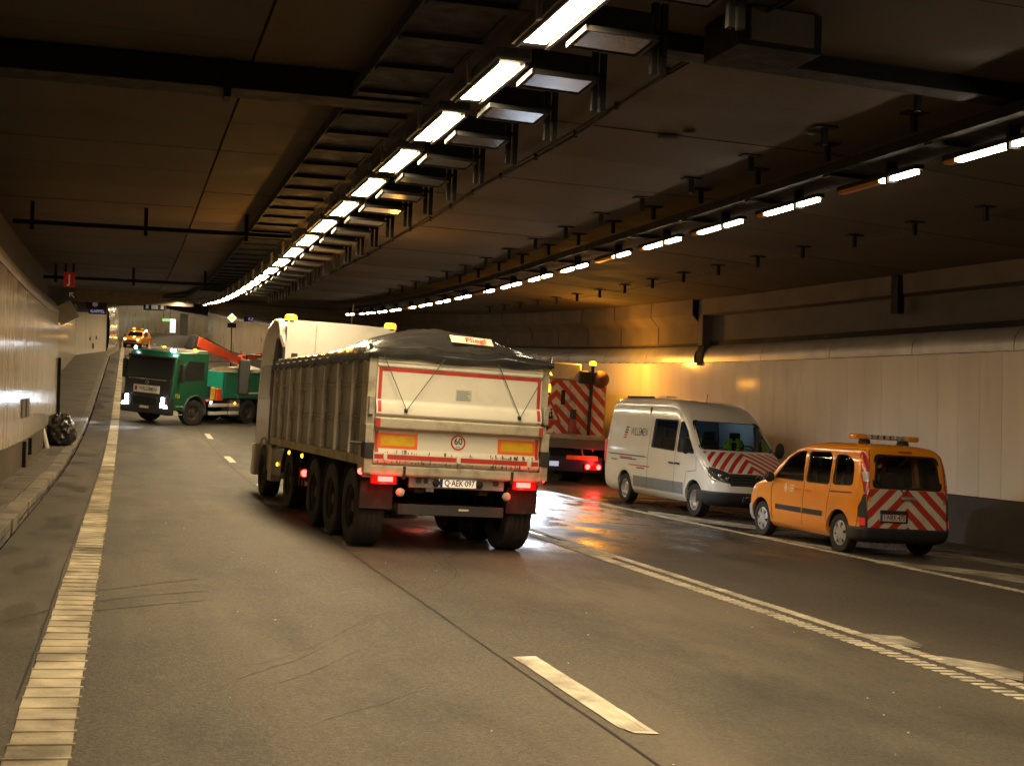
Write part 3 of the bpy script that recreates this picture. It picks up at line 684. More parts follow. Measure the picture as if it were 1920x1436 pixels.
def lerp_mono(xs, ys):
    n = len(xs); d = [(ys[i+1]-ys[i])/(xs[i+1]-xs[i]) for i in range(n-1)]; m = [d[0]]+[0 if d[i-1]*d[i] <= 0 else 2*d[i-1]*d[i]/(d[i-1]+d[i]) for i in range(1, n-1)]+[d[-1]]
    def f(x):
        if x <= xs[0]: return ys[0]
        if x >= xs[-1]: return ys[-1]
        i = 0
        while x > xs[i+1]: i += 1
        h = xs[i+1]-xs[i]; t = (x-xs[i])/h
        return ys[i]*(2*t**3-3*t*t+1)+m[i]*h*(t**3-2*t*t+t)+ys[i+1]*(-2*t**3+3*t*t)+m[i+1]*h*(t**3-t*t)
    return f
class Shell:
    """car body as a stack of rounded plans: level = (z, rear y, front y, half width, rear radius, front radius, front bow)"""
    def __init__(self, lv, step=.035):
        zs = [l[0] for l in lv]; self.f = [lerp_mono(zs, [l[k] for l in lv]) for k in range(1, 7)]; self.z0, self.z1 = zs[0], zs[-1]
        self.zl = []; z = self.z0
        for a, b in zip(zs[:-1], zs[1:]):
            n = max(1, round((b-a)/step)); self.zl += [a+(b-a)*k/n for k in range(n)]
        self.zl.append(zs[-1])
    def par(self, z): return [g(z) for g in self.f]
    def X(self, y, z):
        yr, yf, hw, rr, rf, bow = self.par(z); x = hw
        yc = yf-bow*((hw-rf)/hw)**2
        if y < yr+rr: x = hw-rr+math.sqrt(max(0, rr*rr-(yr+rr-y)**2))
        elif y > yc-rf: x = hw-rf+math.sqrt(max(0, rf*rf-(y-yc+rf)**2))
        return x
    def Yr(self, x, z):
        yr, yf, hw, rr, rf, bow = self.par(z); a = abs(x)-(hw-rr)
        return yr if a <= 0 else yr+rr-math.sqrt(max(0, rr*rr-a*a))
    def Yf(self, x, z):
        yr, yf, hw, rr, rf, bow = self.par(z); a = abs(x)-(hw-rf)
        if a <= 0: return yf-bow*(x/hw)**2
        return yf-bow*((hw-rf)/hw)**2-rf+math.sqrt(max(0, rf*rf-a*a))
    def ring(self, z, ins=0.):
        yr, yf, hw, rr, rf, bow = self.par(z); yr += ins; yf -= ins; hw -= ins; o = []; rr = max(.02, rr-ins*.5); rf = max(.02, rf-ins*.5)
        yc = yf-bow*((hw-rf)/hw)**2; n = 10; c = 5
        right = [(hw-rr+rr*math.sin(math.pi/2*k/c), yr+rr-rr*math.cos(math.pi/2*k/c)) for k in range(c+1)]
        m = 14; right += [(hw, yr+rr+(yc-rf-yr-rr)*k/m) for k in range(1, m)]
        right += [(hw-rf+rf*math.cos(math.pi/2*k/c), yc-rf+rf*math.sin(math.pi/2*k/c)) for k in range(c+1)]
        front = []
        for k in range(1, n):
            x = (hw-rf)*(1-2*k/n); front.append((x, yf-bow*(x/hw)**2))
        left = [(-x, y) for x, y in right[::-1]]
        rear = [(-(hw-rr)*(1-2*k/n), yr) for k in range(1, n)]
        return [Vector((x, y, z)) for x, y in right+front+left+rear]
    def mesh(self, name, m, parent, ins=0., z0=None, z1=None):
        zl = [z for z in self.zl if (z0 is None or z >= z0) and (z1 is None or z <= z1)]; b = MB(); vs = []
        for z in zl: r = self.ring(z, ins); vs += r
        n = len(r); b.add(vs, [(i*n+k, i*n+(k+1) % n, (i+1)*n+(k+1) % n, (i+1)*n+k) for i in range(len(zl)-1) for k in range(n)], True)
        b.f.append(tuple(range(n))[::-1]); b.sm.append(False); k = (len(zl)-1)*n; b.f.append(tuple(range(k, k+n))); b.sm.append(False)
        return b.build(name, m, parent)
    def side(self, sg): return lambda y, z, off=0.: Vector((sg*(self.X(y, z)+off), y, z))
    def rear(self): return lambda x, z, off=0.: Vector((x, self.Yr(x, z)-off, z))
    def front(self): return lambda x, z, off=0.: Vector((x, self.Yf(x, z)+off*.8, z+off*.7))
    def band(self, z0, z1, keep, off, name, m, parent, nz=6):
        b = MB(); vs = []; zs = [z0+(z1-z0)*k/nz for k in range(nz+1)]
        for z in zs: vs += self.ring(z, -off)
        n = len(self.ring(zs[0])); fs = []
        for i in range(nz):
            for k in range(n):
                q = (i*n+k, i*n+(k+1) % n, (i+1)*n+(k+1) % n, (i+1)*n+k); c = sum((Vector(vs[j]) for j in q), Vector())/4
                if keep(c): fs.append(q)
        used_ = sorted({j for q in fs for j in q}); ix = {j: i for i, j in enumerate(used_)}
        b.add([vs[j] for j in used_], [tuple(ix[j] for j in q) for q in fs], True); o = b.build(name, m, parent)
        md = o.modifiers.new('thickness', 'SOLIDIFY'); md.thickness = off+.004; md.offset = -1; return o
def cutter(poly, axis, a, b_):
    b = MB(); b.prism(poly, axis, a, b_); return b.build('cutter', seam)
def cyl_cutter(x0, x1, y, z, r):
    b = MB(); n = 28; b.prism([(y+r*math.cos(2*math.pi*k/n), z+r*math.sin(2*math.pi*k/n)) for k in range(n)], 'X', x0, x1); return b.build('cutter', seam)
WM = {}
def wheel(parent, x, y, r, wd, rr, style, steer=0.):
    """x: centre of the tyre; outer face looks away from the vehicle's middle"""
    key = (r, wd, rr, style)
    if key not in WM:
        h = wd/2; b = MB(); g = .010
        pr = [(rr*.98, -h*.72), (rr*1.04, -h*.94), ((rr+r)/2, -h), (r*.955, -h*.93), (r*.99, -h*.78), (r, -h*.6)]
        for c in (-.36, 0, .36): pr += [(r, h*(c-.06)), (r-g, h*(c-.05)), (r-g, h*(c+.05)), (r, h*(c+.06))]
        pr += [(r, h*.6), (r*.99, h*.78), (r*.955, h*.93), ((rr+r)/2, h), (rr*1.04, h*.94), (rr*.98, h*.72)]
        b.lathe(pr, 40, 'X'); tm = b.build('wheel', rubber); q = MB()
        if style == 'truck':
            q.lathe([(rr, h*.75), (rr*.93, h*.72), (rr*.88, h*.35), (rr*.80, h*.12), (rr*.55, h*.10), (rr*.50, h*.30), (rr*.30, h*.34), (rr*.28, h*.72), (.003, h*.74)], 28, 'X')
            for k in range(10):
                a = 2*math.pi*k/10; q.tube([(h*.08, rr*.66*math.cos(a), rr*.66*math.sin(a)), (h*.26, rr*.66*math.cos(a), rr*.66*math.sin(a))], .016, 6)
            rm = q.build('rim', rustrim)
        elif style == 'van':
            q.lathe([(rr, h*.80), (rr*.93, h*.76), (rr*.86, h*.45), (rr*.62, h*.52), (rr*.52, h*.62), (rr*.34, h*.50), (rr*.30, h*.66), (.003, h*.68)], 28, 'X')
            for k in range(12):
                a = 2*math.pi*k/12; q.sphere((h*.58, rr*.74*math.cos(a), rr*.74*math.sin(a)), .022, 6)
            rm = q.build('rim', silver)
        else:
            q.lathe([(rr, h*.80), (rr*.92, h*.84), (rr*.86, h*.70)], 32, 'X'); q.lathe([(rr*.30, h*.62), (rr*.26, h*.90), (rr*.14, h*.96), (.003, h*.97)], 20, 'X')
            for k in range(6):
                a = 2*math.pi*k/6; vs = []
                for rad, wdt, hh in ((rr*.20, .055, .92), (rr*.55, .045, .90), (rr*.90, .062, .82)):
                    for sg in (-1, 1):
                        for dz in (0, -.35): vs.append((h*(hh+dz), rad*math.cos(a)-sg*wdt*math.sin(a), rad*math.sin(a)+sg*wdt*math.cos(a)))
                for i in range(2): q.add([vs[4*i+j] for j in (0, 2, 1, 3)]+[vs[4*i+4+j] for j in (0, 2, 1, 3)], [(0, 1, 5, 4), (2, 6, 7, 3), (0, 4, 6, 2), (1, 3, 7, 5)])
            rm = q.build('rim', silver); q2 = MB(); q2.lathe([(rr*.9, h*.35), (.003, h*.35)], 24, 'X'); bk = q2.build('brake_disc', seam)
        WM[key] = (tm.data, rm.data, bk.data if style == 'car' else None)
        for o in (tm, rm): bpy.data.objects.remove(o)
        if style == 'car': bpy.data.objects.remove(bk)
    t, m_, k_ = WM[key]; o = bpy.data.objects.new('wheel', t); col.objects.link(o); o.parent = parent
    o.location = (x, y, r); o.rotation_euler = (random.uniform(0, 6), 0, R(steer)+(math.pi if x < 0 else 0)) if False else (0, 0, (math.pi if x < 0 else 0)+R(steer))
    c = bpy.data.objects.new('rim', m_); col.objects.link(c); c.parent = o; c.rotation_euler = (random.uniform(0, 6), 0, 0)
    if k_: c2 = bpy.data.objects.new('brake_disc', k_); col.objects.link(c2); c2.parent = o
    return o
def number_plate(parent, fn, txt, wd=.52, ht=.115, name='number_plate', lit=False):
    """fn(u right, v up, off) -> point on the mounting face"""
    b = MB(); b.add([fn(u, v, o) for o in (.0, .012) for v in (-ht/2, ht/2) for u in (-wd/2, wd/2)], [(4, 5, 7, 6), (0, 1, 5, 4), (2, 6, 7, 3), (0, 4, 6, 2), (1, 3, 7, 5), (0, 2, 3, 1)])
    p = b.build(name, emis('plate_lit', (1, .85, .6), .55, (.72, .70, .64)) if lit else platew, parent)
    b = MB(); b.add([fn(u, v, .014) for v in (-ht/2+.006, ht/2-.006) for u in (-wd/2+.006, -wd/2+.05)], [(0, 1, 3, 2)]); b.build('euro_band', eublue, p, fix=False)
    for v0, v1, u0, u1 in ((-ht/2, -ht/2+.007, -wd/2, wd/2), (ht/2-.007, ht/2, -wd/2, wd/2), (-ht/2, ht/2, wd/2-.007, wd/2)):
        b = MB(); b.add([fn(u, v, .0145) for v in (v0, v1) for u in (u0, u1)], [(0, 1, 3, 2)]); b.build('border', platered, p, fix=False)
    if txt: lettering(txt, ht*.98, lambda u, v: fn(u+.022, v+.002, .0155), platered, p, .80, 'characters', .0025); return p
def lens(parent, name, c, r, m, axis='Y', d=.03, sub=None):
    b = MB(); b.lathe([(r*.95, 0), (r, d*.3), (r*.7, d*.85), (.002, d)] if d > 0 else [(r*.95, 0), (r, d*.3), (r*.7, d*.85), (.002, d)], 16, axis, c); return b.build(name, m, parent)
def beacon(parent, c, r=.075, power=None, on=True, name='beacon'):
    b = MB(); b.lathe([(r*1.1, 0), (r*1.1, .03), (r*.8, .035), (.002, .036)], 14, 'Z', c); o = b.build(name, dkplastic, parent)
    b = MB(); c2 = Vector(c); b.lathe([(r, .036), (r, .11), (r*.8, .145), (.002, .155)], 14, 'Z', c2); b.build('dome', beaconon if on else mat('amber_dome', (.7, .3, .03), .2, coat=.5), o)
    if power:
        l = bpy.data.lights.new('beacon_light', 'POINT'); l.energy = power; l.color = (1, .42, .04); l.shadow_soft_size = .1; lo = bpy.data.objects.new('beacon_light', l); col.objects.link(lo); lo.parent = parent; lo.location = c2+Vector((0, 0, .28))
    return o
def spot(parent, loc, target, power, color, size=70, blend=.6, radius=.08):
    l = bpy.data.lights.new('lamp_beam', 'SPOT'); l.energy = power; l.color = color; l.spot_size = R(size); l.spot_blend = blend; l.shadow_soft_size = radius
    o = bpy.data.objects.new('lamp_beam', l); col.objects.link(o); o.parent = parent; o.location = loc
    o.rotation_euler = (Vector(target)-Vector(loc)).to_track_quat('-Z', 'Y').to_euler(); return o
def bar(parent, name, m, x0, x1, y0, y1, z0, z1, bevel=0.):
    b = MB(); b.box(x0, x1, y0, y1, z0, z1); return b.build(name, m, parent, bevel=bevel)
def seams(sh, sg, lines, parent, name='door_seam', wd=.006, m=None):
    for pts in lines:
        b = MB(); vs = []; f = sh.side(sg); ps = []
        for p, q in zip(pts[:-1], pts[1:]):
            n = max(1, int(math.dist(p, q)/.06)); ps += [(p[0]+(q[0]-p[0])*k/n, p[1]+(q[1]-p[1])*k/n) for k in range(n)]
        ps.append(pts[-1])
        for i, p in enumerate(ps):
            a = Vector(ps[max(0, i-1)]); c = Vector(ps[min(len(ps)-1, i+1)]); d = (c-a).normalized(); nx = Vector((-d.y, d.x))*wd
            vs += [f(p[0]+nx.x, p[1]+nx.y, .0025), f(p[0]-nx.x, p[1]-nx.y, .0025)]
        b.add(vs, [(i, i+1, i+3, i+2) for i in range(0, len(vs)-2, 2)]); b.build(name, m or seam, parent, fix=False)
def seat(parent, x, y, z, vest=False):
    b = MB(); b.box(x-.24, x+.24, y-.25, y+.25, z, z+.14); b.box(x-.23, x+.23, y-.30, y-.18, z+.1, z+.70); b.box(x-.13, x+.13, y-.29, y-.20, z+.72, z+.92); return b.build('seat', seatm, parent, bevel=.04)

# ================================================================ ORANGE CAR
def orange_car():
    root = empty('orange_car', frame(12.16, 20.08, .2) @ Matrix.Scale(.925, 4, (1, 0, 0))); tag(root, 'orange utility car with red and white chevron tailgate and amber roof light bar', 'car')
    lv = [(.22, -1.96, 2.00, .80, .20, .40, .16), (.30, -2.05, 2.09, .885, .20, .42, .18), (.45, -2.08, 2.13, .912, .20, .42, .18), (.62, -2.07, 2.12, .915, .20, .40, .18), (.80, -2.04, 2.06, .915, .19, .38, .17),
          (.91, -2.03, 1.95, .913, .18, .34, .16), (.99, -2.02, 1.72, .908, .18, .28, .15), (1.05, -2.015, 1.45, .903, .18, .22, .14), (1.12, -2.01, 1.25, .895, .18, .16, .13), (1.3, -1.99, 1.00, .872, .17, .13, .12),
          (1.5, -1.95, .70, .838, .16, .12, .11), (1.64, -1.91, .40, .800, .16, .12, .10), (1.72, -1.87, .14, .755, .17, .14, .09), (1.775, -1.80, -.12, .68, .20, .18, .08), (1.805, -1.68, -.40, .56, .22, .22, .06), (1.82, -1.5, -.6, .42, .2, .2, .04)]
    sh = Shell(lv); body = sh.mesh('body', orangep, root); inner = sh.mesh('cutter', interior, None, ins=.05, z0=.36, z1=1.76)
    w1 = rounded([(.90, 1.10), (.48, 1.47), (.22, 1.59), (-.07, 1.62), (-.13, 1.09)], .05); w2 = rounded([(-.23, 1.09), (-.20, 1.62), (-.86, 1.63), (-.97, 1.52), (-.99, 1.09)], .08)
    w3 = rounded([(-1.09, 1.10), (-1.07, 1.60), (-1.42, 1.60), (-1.66, 1.50), (-1.72, 1.12)], .10); wr = rounded([(-.68, 1.11), (-.61, 1.64), (.61, 1.64), (.68, 1.11)], .10); wf = rounded([(-.80, 1.15), (-.66, 1.63), (.66, 1.63), (.80, 1.15)], .08)
    cut = [inner]+[cutter(p, 'X', -1.2, 1.2) for p in (w1, w2, w3)]+[cutter(wr, 'Y', -2.4, -1.6), cutter(wf, 'Y', .1, 1.6)]
    for yy in (-1.35, 1.35):
        for sg in (-1, 1): cut.append(cyl_cutter(min(sg*.62, sg*1.1), max(sg*.62, sg*1.1), yy, .33, .375))
    boolean(body, cut)
    for sg in (-1, 1):
        f = sh.side(sg)
        for p in (w1, w2, w3):
            g = lambda y, z, o=0.: f(y, z, o-.012); pw = patch(p, g, 'window', glass if sg < 0 else glass, root, .1, .1)
            n = len(p); b = MB(); c = Vector((sum(q[0] for q in p)/n, sum(q[1] for q in p)/n)); inn = [tuple(c+(Vector(q)-c)*.955) for q in p]
            out = [tuple(c+(Vector(q)-c)*1.03) for q in p]; b.add([f(*q, .003) for q in out]+[f(*q, -.004) for q in inn], [(i, (i+1) % n, n+(i+1) % n, n+i) for i in range(n)], True); b.build('window_seal', seam, pw)
        seams(sh, sg, [[(.93, 1.06), (.98, .85), (.92, .42), (.85, .27)], [(-.18, 1.63), (-.18, 1.0), (-.16, .27)], [(-1.03, 1.63), (-1.04, 1.05), (-.98, .75), (-.93, .30)]], root)
        seams(sh, sg, [[(-1.05, .98), (-1.72, 1.0)]], root, 'slide_rail', .013, mat('rail_dark_red', (.12, .02, .01), .5))
        for y0, y1 in ((.78, -.14), (-.19, -.84)):
            b = MB(); n = 8; vs = [f(y0+(y1-y0)*k/n, z, o) for k in range(n+1) for z, o in ((.54, .0), (.545, .018), (.625, .018), (.63, .0))]; b.add(vs, [(4*k+j, 4*k+j+1, 4*k+j+5, 4*k+j+4) for k in range(n) for j in range(3)]); b.build('rub_strip', dkplastic, root)
        for y in (.02, -.34):
            b = MB(); b.tube([f(y-.09, .94, .01), f(y-.05, .945, .045), f(y+.05, .945, .045), f(y+.09, .94, .01)], .013, 8); b.build('door_handle', orangep, root)
        b = MB(); b.sphere((sg*1.02, .90, 1.10), .11, 12, .85); o = b.build('side_mirror', dkplastic, root); o.scale = (1, .65, 1); o.location = (0, .315, 0)
        b = MB(); b.lathe([(.385, -.02), (.36, -.01), (.35, -.30)], 28, 'X', (sg*.905 if sg > 0 else -.905+.04, 0, .33)); 
        for yy in (-1.35, 1.35):
            b = MB(); n = 20; vs = []
            for k in range(n+1):
                a = math.pi*k/n*1.06-.03*math.pi; 
                for rr_, of in ((.375, .006), (.415, .010)):
                    y_, z_ = yy+rr_*math.cos(a), .33+rr_*math.sin(a); vs.append(f(y_, z_, of))
            b.add(vs, [(2*k, 2*k+1, 2*k+3, 2*k+2) for k in range(n)], True); b.build('arch_lip', orangep, root)
    f = sh.rear(); rwn = patch(wr, lambda x, z, o=0.: f(x, z, o-.01), 'rear_window', glass, root, .12, .12)
    n = len(wr); b = MB(); c = Vector((0, 1.37)); b.add([f(*(c+(Vector(q)-c)*1.05), .003) for q in wr]+[f(*(c+(Vector(q)-c)*.93), -.002) for q in wr], [(i, (i+1) % n, n+(i+1) % n, n+i) for i in range(n)], True); b.build('window_seal', seam, rwn)
    b = MB(); b.tube([f(0, 1.10, .02), f(-.10, 1.04, .03), f(-.28, 1.25, .012)], .010, 6); b.build('wiper', seam, rwn)
    patch(wf, lambda x, z, o=0.: sh.front()(x, z, o-.01), 'windscreen', glass, root, .12, .12)
    chv = chevron_mat('chevron_tailgate', 0., .85, .30, .30, (.66, .62, .55), (.50, .03, .02), dirt=.25)
    patch(rounded([(-.79, .46), (-.80, 1.09), (.80, 1.09), (.79, .46)], .04), f, 'tailgate_chevrons', chv, root, .1, .1, .004)
    sh.band(.225, .47, lambda c: c.y < -1.62 or (c.y < -1.72), .018, 'rear_bumper', dkplastic, root)
    for sg in (-1, 1):
        patch([(sg*.80, .46), (sg*.815, 1.0), (sg*.85, 1.0), (sg*.905, .80), (sg*.913, .46)][::sg], f, 'corner_trim', dkplastic, root, .03, .1, .005)
        patch(rounded([(sg*.765, 1.70), (sg*.74, 1.45), (sg*.765, 1.12), (sg*.80, .96), (sg*.845, 1.04), (sg*.862, 1.30), (sg*.815, 1.62)][::sg], .02), f, 'tail_lamp', redlamp, root, .03, .1, .014)
        patch(rounded([(sg*.775, 1.36), (sg*.775, 1.20), (sg*.845, 1.20), (sg*.85, 1.36)][::sg], .02), f, 'reversing_lens', mat('clear_lens', (.55, .55, .55), .1, coat=.5), root, .03, .1, .019)
        patch(rounded([(sg*.84, .50), (sg*.84, .62), (sg*.895, .62), (sg*.90, .50)][::sg], .01), f, 'reflector', redglow, root, .03, .05, .022)
    b = MB(); b.box(-.14, .14, -2.075, -2.04, .93, .985); b.build('tailgate_handle', silver, root, bevel=.012)
    bar(root, 'plate_recess', dkplastic, -.56, -.02, -2.10, -2.06, .56, .76, .01)
    number_plate(root, lambda u, v, o: Vector((-.33+u, -2.102-o, .64+v)), '1·NRK·470', .52, .12)
    for sg in (-1, 1):
        b = MB(); vs = []
        for k in range(19):
            z = .47+1.24*k/18; x = .80-.10*max(0, (z-1.1)/.6)**1.5; vs += [f(sg*(x-.005), z, .0055), f(sg*(x+.005), z, .0055)]
        b.add(vs, [(i, i+1, i+3, i+2) for i in range(0, len(vs)-2, 2)]); b.build('tailgate_seam', seam, root, fix=False)
    bar(root, 'brake_light', redlamp, -.13, .13, -1.90, -1.865, 1.69, 1.715)
    # roof light bar
    lb_ = bar(root, 'light_bar', mat('bar_clear', (.45, .43, .40), .15, coat=.5, var=.1), -.42, .42, -1.36, -1.14, 1.885, 1.965, .015)
    for sg in (-1, 1):
        b = MB(); b.box(sg*.42 if sg > 0 else -.66, .66 if sg > 0 else -.42, -1.37, -1.13, 1.88, 1.97); b.build('amber_end', mat('amber_lens', (.75, .30, .02), .2, coat=.6), lb_, bevel=.03)
        b = MB(); b.prism([(-1.40, 1.79), (-1.10, 1.79), (-1.16, 1.89), (-1.34, 1.89)], 'X', sg*.40-.05, sg*.40+.05); b.build('mounting_foot', dkplastic, lb_, bevel=.01)
    for k in range(6): lens(lb_, 'bar_lens', (-.32+.128*k, -1.362, 1.925), .035, chrome, 'Y', -.012)
    for x, y in ((-.40, .18), (.40, .18), (-.40, -.75), (.40, -.75)): seat(root, x, y, .62)
    bar(root, 'dashboard', interior, -.80, .80, .62, 1.05, .75, 1.08, .04); bar(root, 'cabin_floor', interior, -.82, .82, -1.95, 1.2, .33, .40)
    for sg in (-1, 1):
        b = MB(); b.sheet(lambda u, v: Vector((sg*(.55+.30*u), sh.Yf(.55+.30*u, .74+.16*v)+.004, .74+.16*v)), 4, 3); b.build('head_lamp', mat('lamp_glass', (.5, .5, .52), .1, coat=.6), root)
    sh.band(.23, .55, lambda c: c.y > 1.62, .012, 'front_bumper', mat('bumper_pale_blue', (.35, .38, .42), .4), root)
    for x in (-.78, .78):
        for y in (-1.35, 1.35): wheel(root, x, y, .315, .20, .205, 'car')
    lettering('♦', .16, lambda u, v: sh.side(-1)(.45+v*0-u, .93+v, .004), mat('faint_print', (.80, .62, .45), .5), root, 1, 'emblem')
    for k in range(3): patch([(.30, .98-.05*k), (.30, 1.005-.05*k), (.16, 1.005-.05*k), (.16, .98-.05*k)], sh.side(-1), 'door_print', mat('faint_print', (.80, .62, .45), .5), root, .1, .1, .003)
    patch(rounded([(-1.32, .72), (-1.32, .90), (-1.5, .90), (-1.5, .72)], .04), sh.side(-1), 'fuel_flap', orangep, root, .1, .1, .003)
    return root
orange_car()

# ================================================================ WHITE VAN
def white_van():
    root = empty('white_van', frame(12.83, 27.5, 180-2.6)); tag(root, 'white high-roof crew van facing the camera with red chevrons on its bonnet', 'van')
    lv = [(.28, -2.98, 2.66, .90, .14, .5, .16), (.40, -3.09, 2.83, .985, .14, .5, .20), (.6, -3.12, 2.89, 1.015, .14, .48, .22), (.82, -3.12, 2.86, 1.022, .14, .46, .22), (.97, -3.12, 2.76, 1.022, .14, .42, .21), (1.10, -3.12, 2.60, 1.02, .14, .38, .20),
          (1.25, -3.12, 2.36, 1.018, .14, .32, .18), (1.38, -3.115, 2.12, 1.013, .14, .26, .16), (1.46, -3.11, 1.96, 1.004, .14, .22, .15), (1.6, -3.10, 1.83, .992, .14, .18, .14), (1.9, -3.08, 1.50, .962, .14, .17, .13), (2.15, -3.06, 1.22, .932, .14, .18, .13),
          (2.35, -3.04, .95, .895, .15, .22, .13), (2.47, -3.01, .66, .85, .18, .26, .12), (2.545, -2.96, .32, .77, .22, .3, .10), (2.585, -2.85, -.1, .66, .25, .3, .08), (2.60, -2.7, -.4, .55, .25, .3, .05)]
    sh = Shell(lv, .045); body = sh.mesh('body', vanp, root); inner = sh.mesh('cutter', interior, None, ins=.06, z0=.55, z1=2.5)
    w1 = rounded([(.93, 1.37), (.93, 2.04), (1.08, 2.05), (1.30, 1.86), (1.74, 1.37)], .05); w2 = rounded([(-.42, 1.42), (-.40, 2.08), (.78, 2.07), (.78, 1.38)], .05); wf = rounded([(-.90, 1.47), (-.80, 2.09), (.80, 2.09), (.90, 1.47)], .09)
    cut = [inner, cutter(w1, 'X', -1.3, 1.3), cutter(w2, 'X', .6, 1.3), cutter(wf, 'Y', .8, 2.3)]
    for yy in (-1.82, 1.82):
        for sg in (-1, 1): cut.append(cyl_cutter(min(sg*.66, sg*1.2), max(sg*.66, sg*1.2), yy, .37, .43))
    boolean(body, cut)
    f = sh.side(1)
    for sg, p, gm in ((1, w1, glass), (-1, w1, glass), (1, w2, glassd)):
        ff = sh.side(sg); pw = patch(p, lambda y, z, o=0.: ff(y, z, o-.008), 'window', gm, root, .12, .12); n = len(p); c = Vector((sum(q[0] for q in p)/n, sum(q[1] for q in p)/n)); b = MB()
        b.add([ff(*(c+(Vector(q)-c)*1.03), .004) for q in p]+[ff(*(c+(Vector(q)-c)*.94), -.003) for q in p], [(i, (i+1) % n, n+(i+1) % n, n+i) for i in range(n)], True); b.build('window_seal', seam, pw)
    fr = sh.front(); ws = patch(wf, lambda x, z, o=0.: fr(x, z, o-.008), 'windscreen', glass, root, .12, .12); n = len(wf); c = Vector((0, 1.75)); b = MB()
    b.add([fr(*(c+(Vector(q)-c)*1.04), .004) for q in wf]+[fr(*(c+(Vector(q)-c)*.955), -.002) for q in wf], [(i, (i+1) % n, n+(i+1) % n, n+i) for i in range(n)], True); b.build('window_seal', seam, ws)
    for x in (-.35, .3): b = MB(); b.tube([fr(x, 1.48, .02), fr(x+.3, 1.54, .015), fr(x+.55, 1.51, .01)], .012, 6); b.build('wiper', seam, ws)
    seams(sh, 1, [[(.86, 2.12), (.85, 1.3), (.84, .42)], [(-.55, 2.14), (-.56, 1.3), (-.56, .42)], [(1.86, 1.30), (1.90, 1.0), (1.45, .95), (1.32, .45)], [(-2.9, 1.18), (-.6, 1.16)]], root)
    chv = chevron_mat('chevron_bonnet', 0., -.95, .24, .12, (.70, .66, .60), (.50, .03, .02), axes=('X', 'Y'))
    patch([(-.92, 1.12), (-.88, 1.43), (.88, 1.43), (.92, 1.12), (.62, 1.01), (-.62, 1.01)], fr, 'bonnet_chevrons', chv, root, .08, .035, .004)
    patch(rounded([(-.66, .74), (-.64, .99), (.64, .99), (.66, .74)], .03), fr, 'grille', dkplastic, root, .1, .05, .014)
    for k in range(3): patch([(-.6, .785+.06*k), (-.6, .80+.06*k), (.6, .80+.06*k), (.6, .785+.06*k)], fr, 'grille_bar', mat('grille_gloss', (.02, .02, .02), .15), root, .1, .05, .022)
    em = MB(); C0 = fr(0, .88, .045); em.lathe([(.095, -.005), (.105, .01), (.085, .012)], 24, 'Y', C0); 
    for pts in (((-.04, .08), (0, .012), (.04, .08)), ((-.075, .04), (-.035, -.075), (0, 0), (.035, -.075), (.075, .04))): em.tube([C0+Vector((x, .008, z)) for x, z in pts], .008, 6)
    em.build('front_emblem', chrome, root)
    for sg in (-1, 1):
        hl = patch(rounded([(sg*.64, .78), (sg*.63, .99), (sg*.80, 1.06), (sg*.985, 1.12), (sg*1.0, .93), (sg*.96, .83)][::sg], .02), fr, 'head_lamp', mat('headlamp_dark', (.05, .05, .05), .08, coat=.8), root, .05, .05, .012)
        for x, z, r_ in ((.72, .88, .05), (.84, .93, .055), (.93, .98, .04)):
            b = MB(); p = fr(sg*x, z, .02); b.sphere(p, r_, 12); o = b.build('lamp_bowl', chrome, hl)
        bm_ = MB(); bm_.sphere((sg*1.18, 1.66, 1.52), .12, 12, 1.5); o = bm_.build('side_mirror', dkplastic, root); o.scale = (1, .55, 1); o.location = (0, .75, 0)
        b = MB(); b.tube([(sg*1.0, 1.62, 1.45), (sg*1.14, 1.65, 1.45)], .035, 8); b.build('mirror_arm', dkplastic, root)
    sh.band(.285, .60, lambda c: c.y > 2.02, .014, 'front_bumper', dkplastic, root)
    number_plate(root, lambda u, v, o: fr(.12-u, .45+v, .03+o), '1·GNN', .50, .11)
    for yA, yB in ((-1.30, -.57), (-.55, .83), (.86, 1.30)):
        patch([(yA, .44), (yA, .70), (yB, .70), (yB, .44)], f, 'side_cladding', mat('grey_cladding', (.20, .215, .24), .5, var=.1), root, .15, .1, .012)
    for y in (.70, 1.0):
        b = MB(); b.tube([f(y-.10, 1.10, .01), f(y-.05, 1.11, .05), f(y+.05, 1.11, .05), f(y+.10, 1.10, .01)], .018, 8); b.build('door_handle', dkplastic, root)
    for yy in (-1.82, 1.82):
        for sg in (1,):
            b = MB(); n = 20; vs = []
            for k in range(n+1):
                a = math.pi*k/n
                for rr_, of in ((.43, .004), (.50, .012)): vs.append(sh.side(sg)(yy+rr_*math.cos(a), .37+rr_*math.sin(a), of))
            b.add(vs, [(2*k, 2*k+1, 2*k+3, 2*k+2) for k in range(n)], True); b.build('arch_lip', vanp, root)
    navy = mat('navy_print', (.03, .035, .10), .5); redpr = mat('red_print', (.50, .05, .04), .5)
    lettering('WILLEMEN', .27, lambda u, v: f(-1.19+u, 1.74+v, .004), inkm, root, .72, 'lettering', .001); patch([(-1.66, 1.55), (-1.66, 1.61), (-1.30, 1.61), (-1.30, 1.55)], f, 'faded_print', mat('pale_print', (.60, .56, .52), .5), root, .2, .1, .003)
    for k in range(5):
        z = 1.86-.062*k; sk = -.02*k; patch([(-1.98+sk, z-.042), (-1.98+sk+.01, z), (-1.80+sk+.01, z), (-1.80+sk, z-.042)], f, 'logo_bar', redpr if k > 2 else inkm, root, .2, .1, .003)
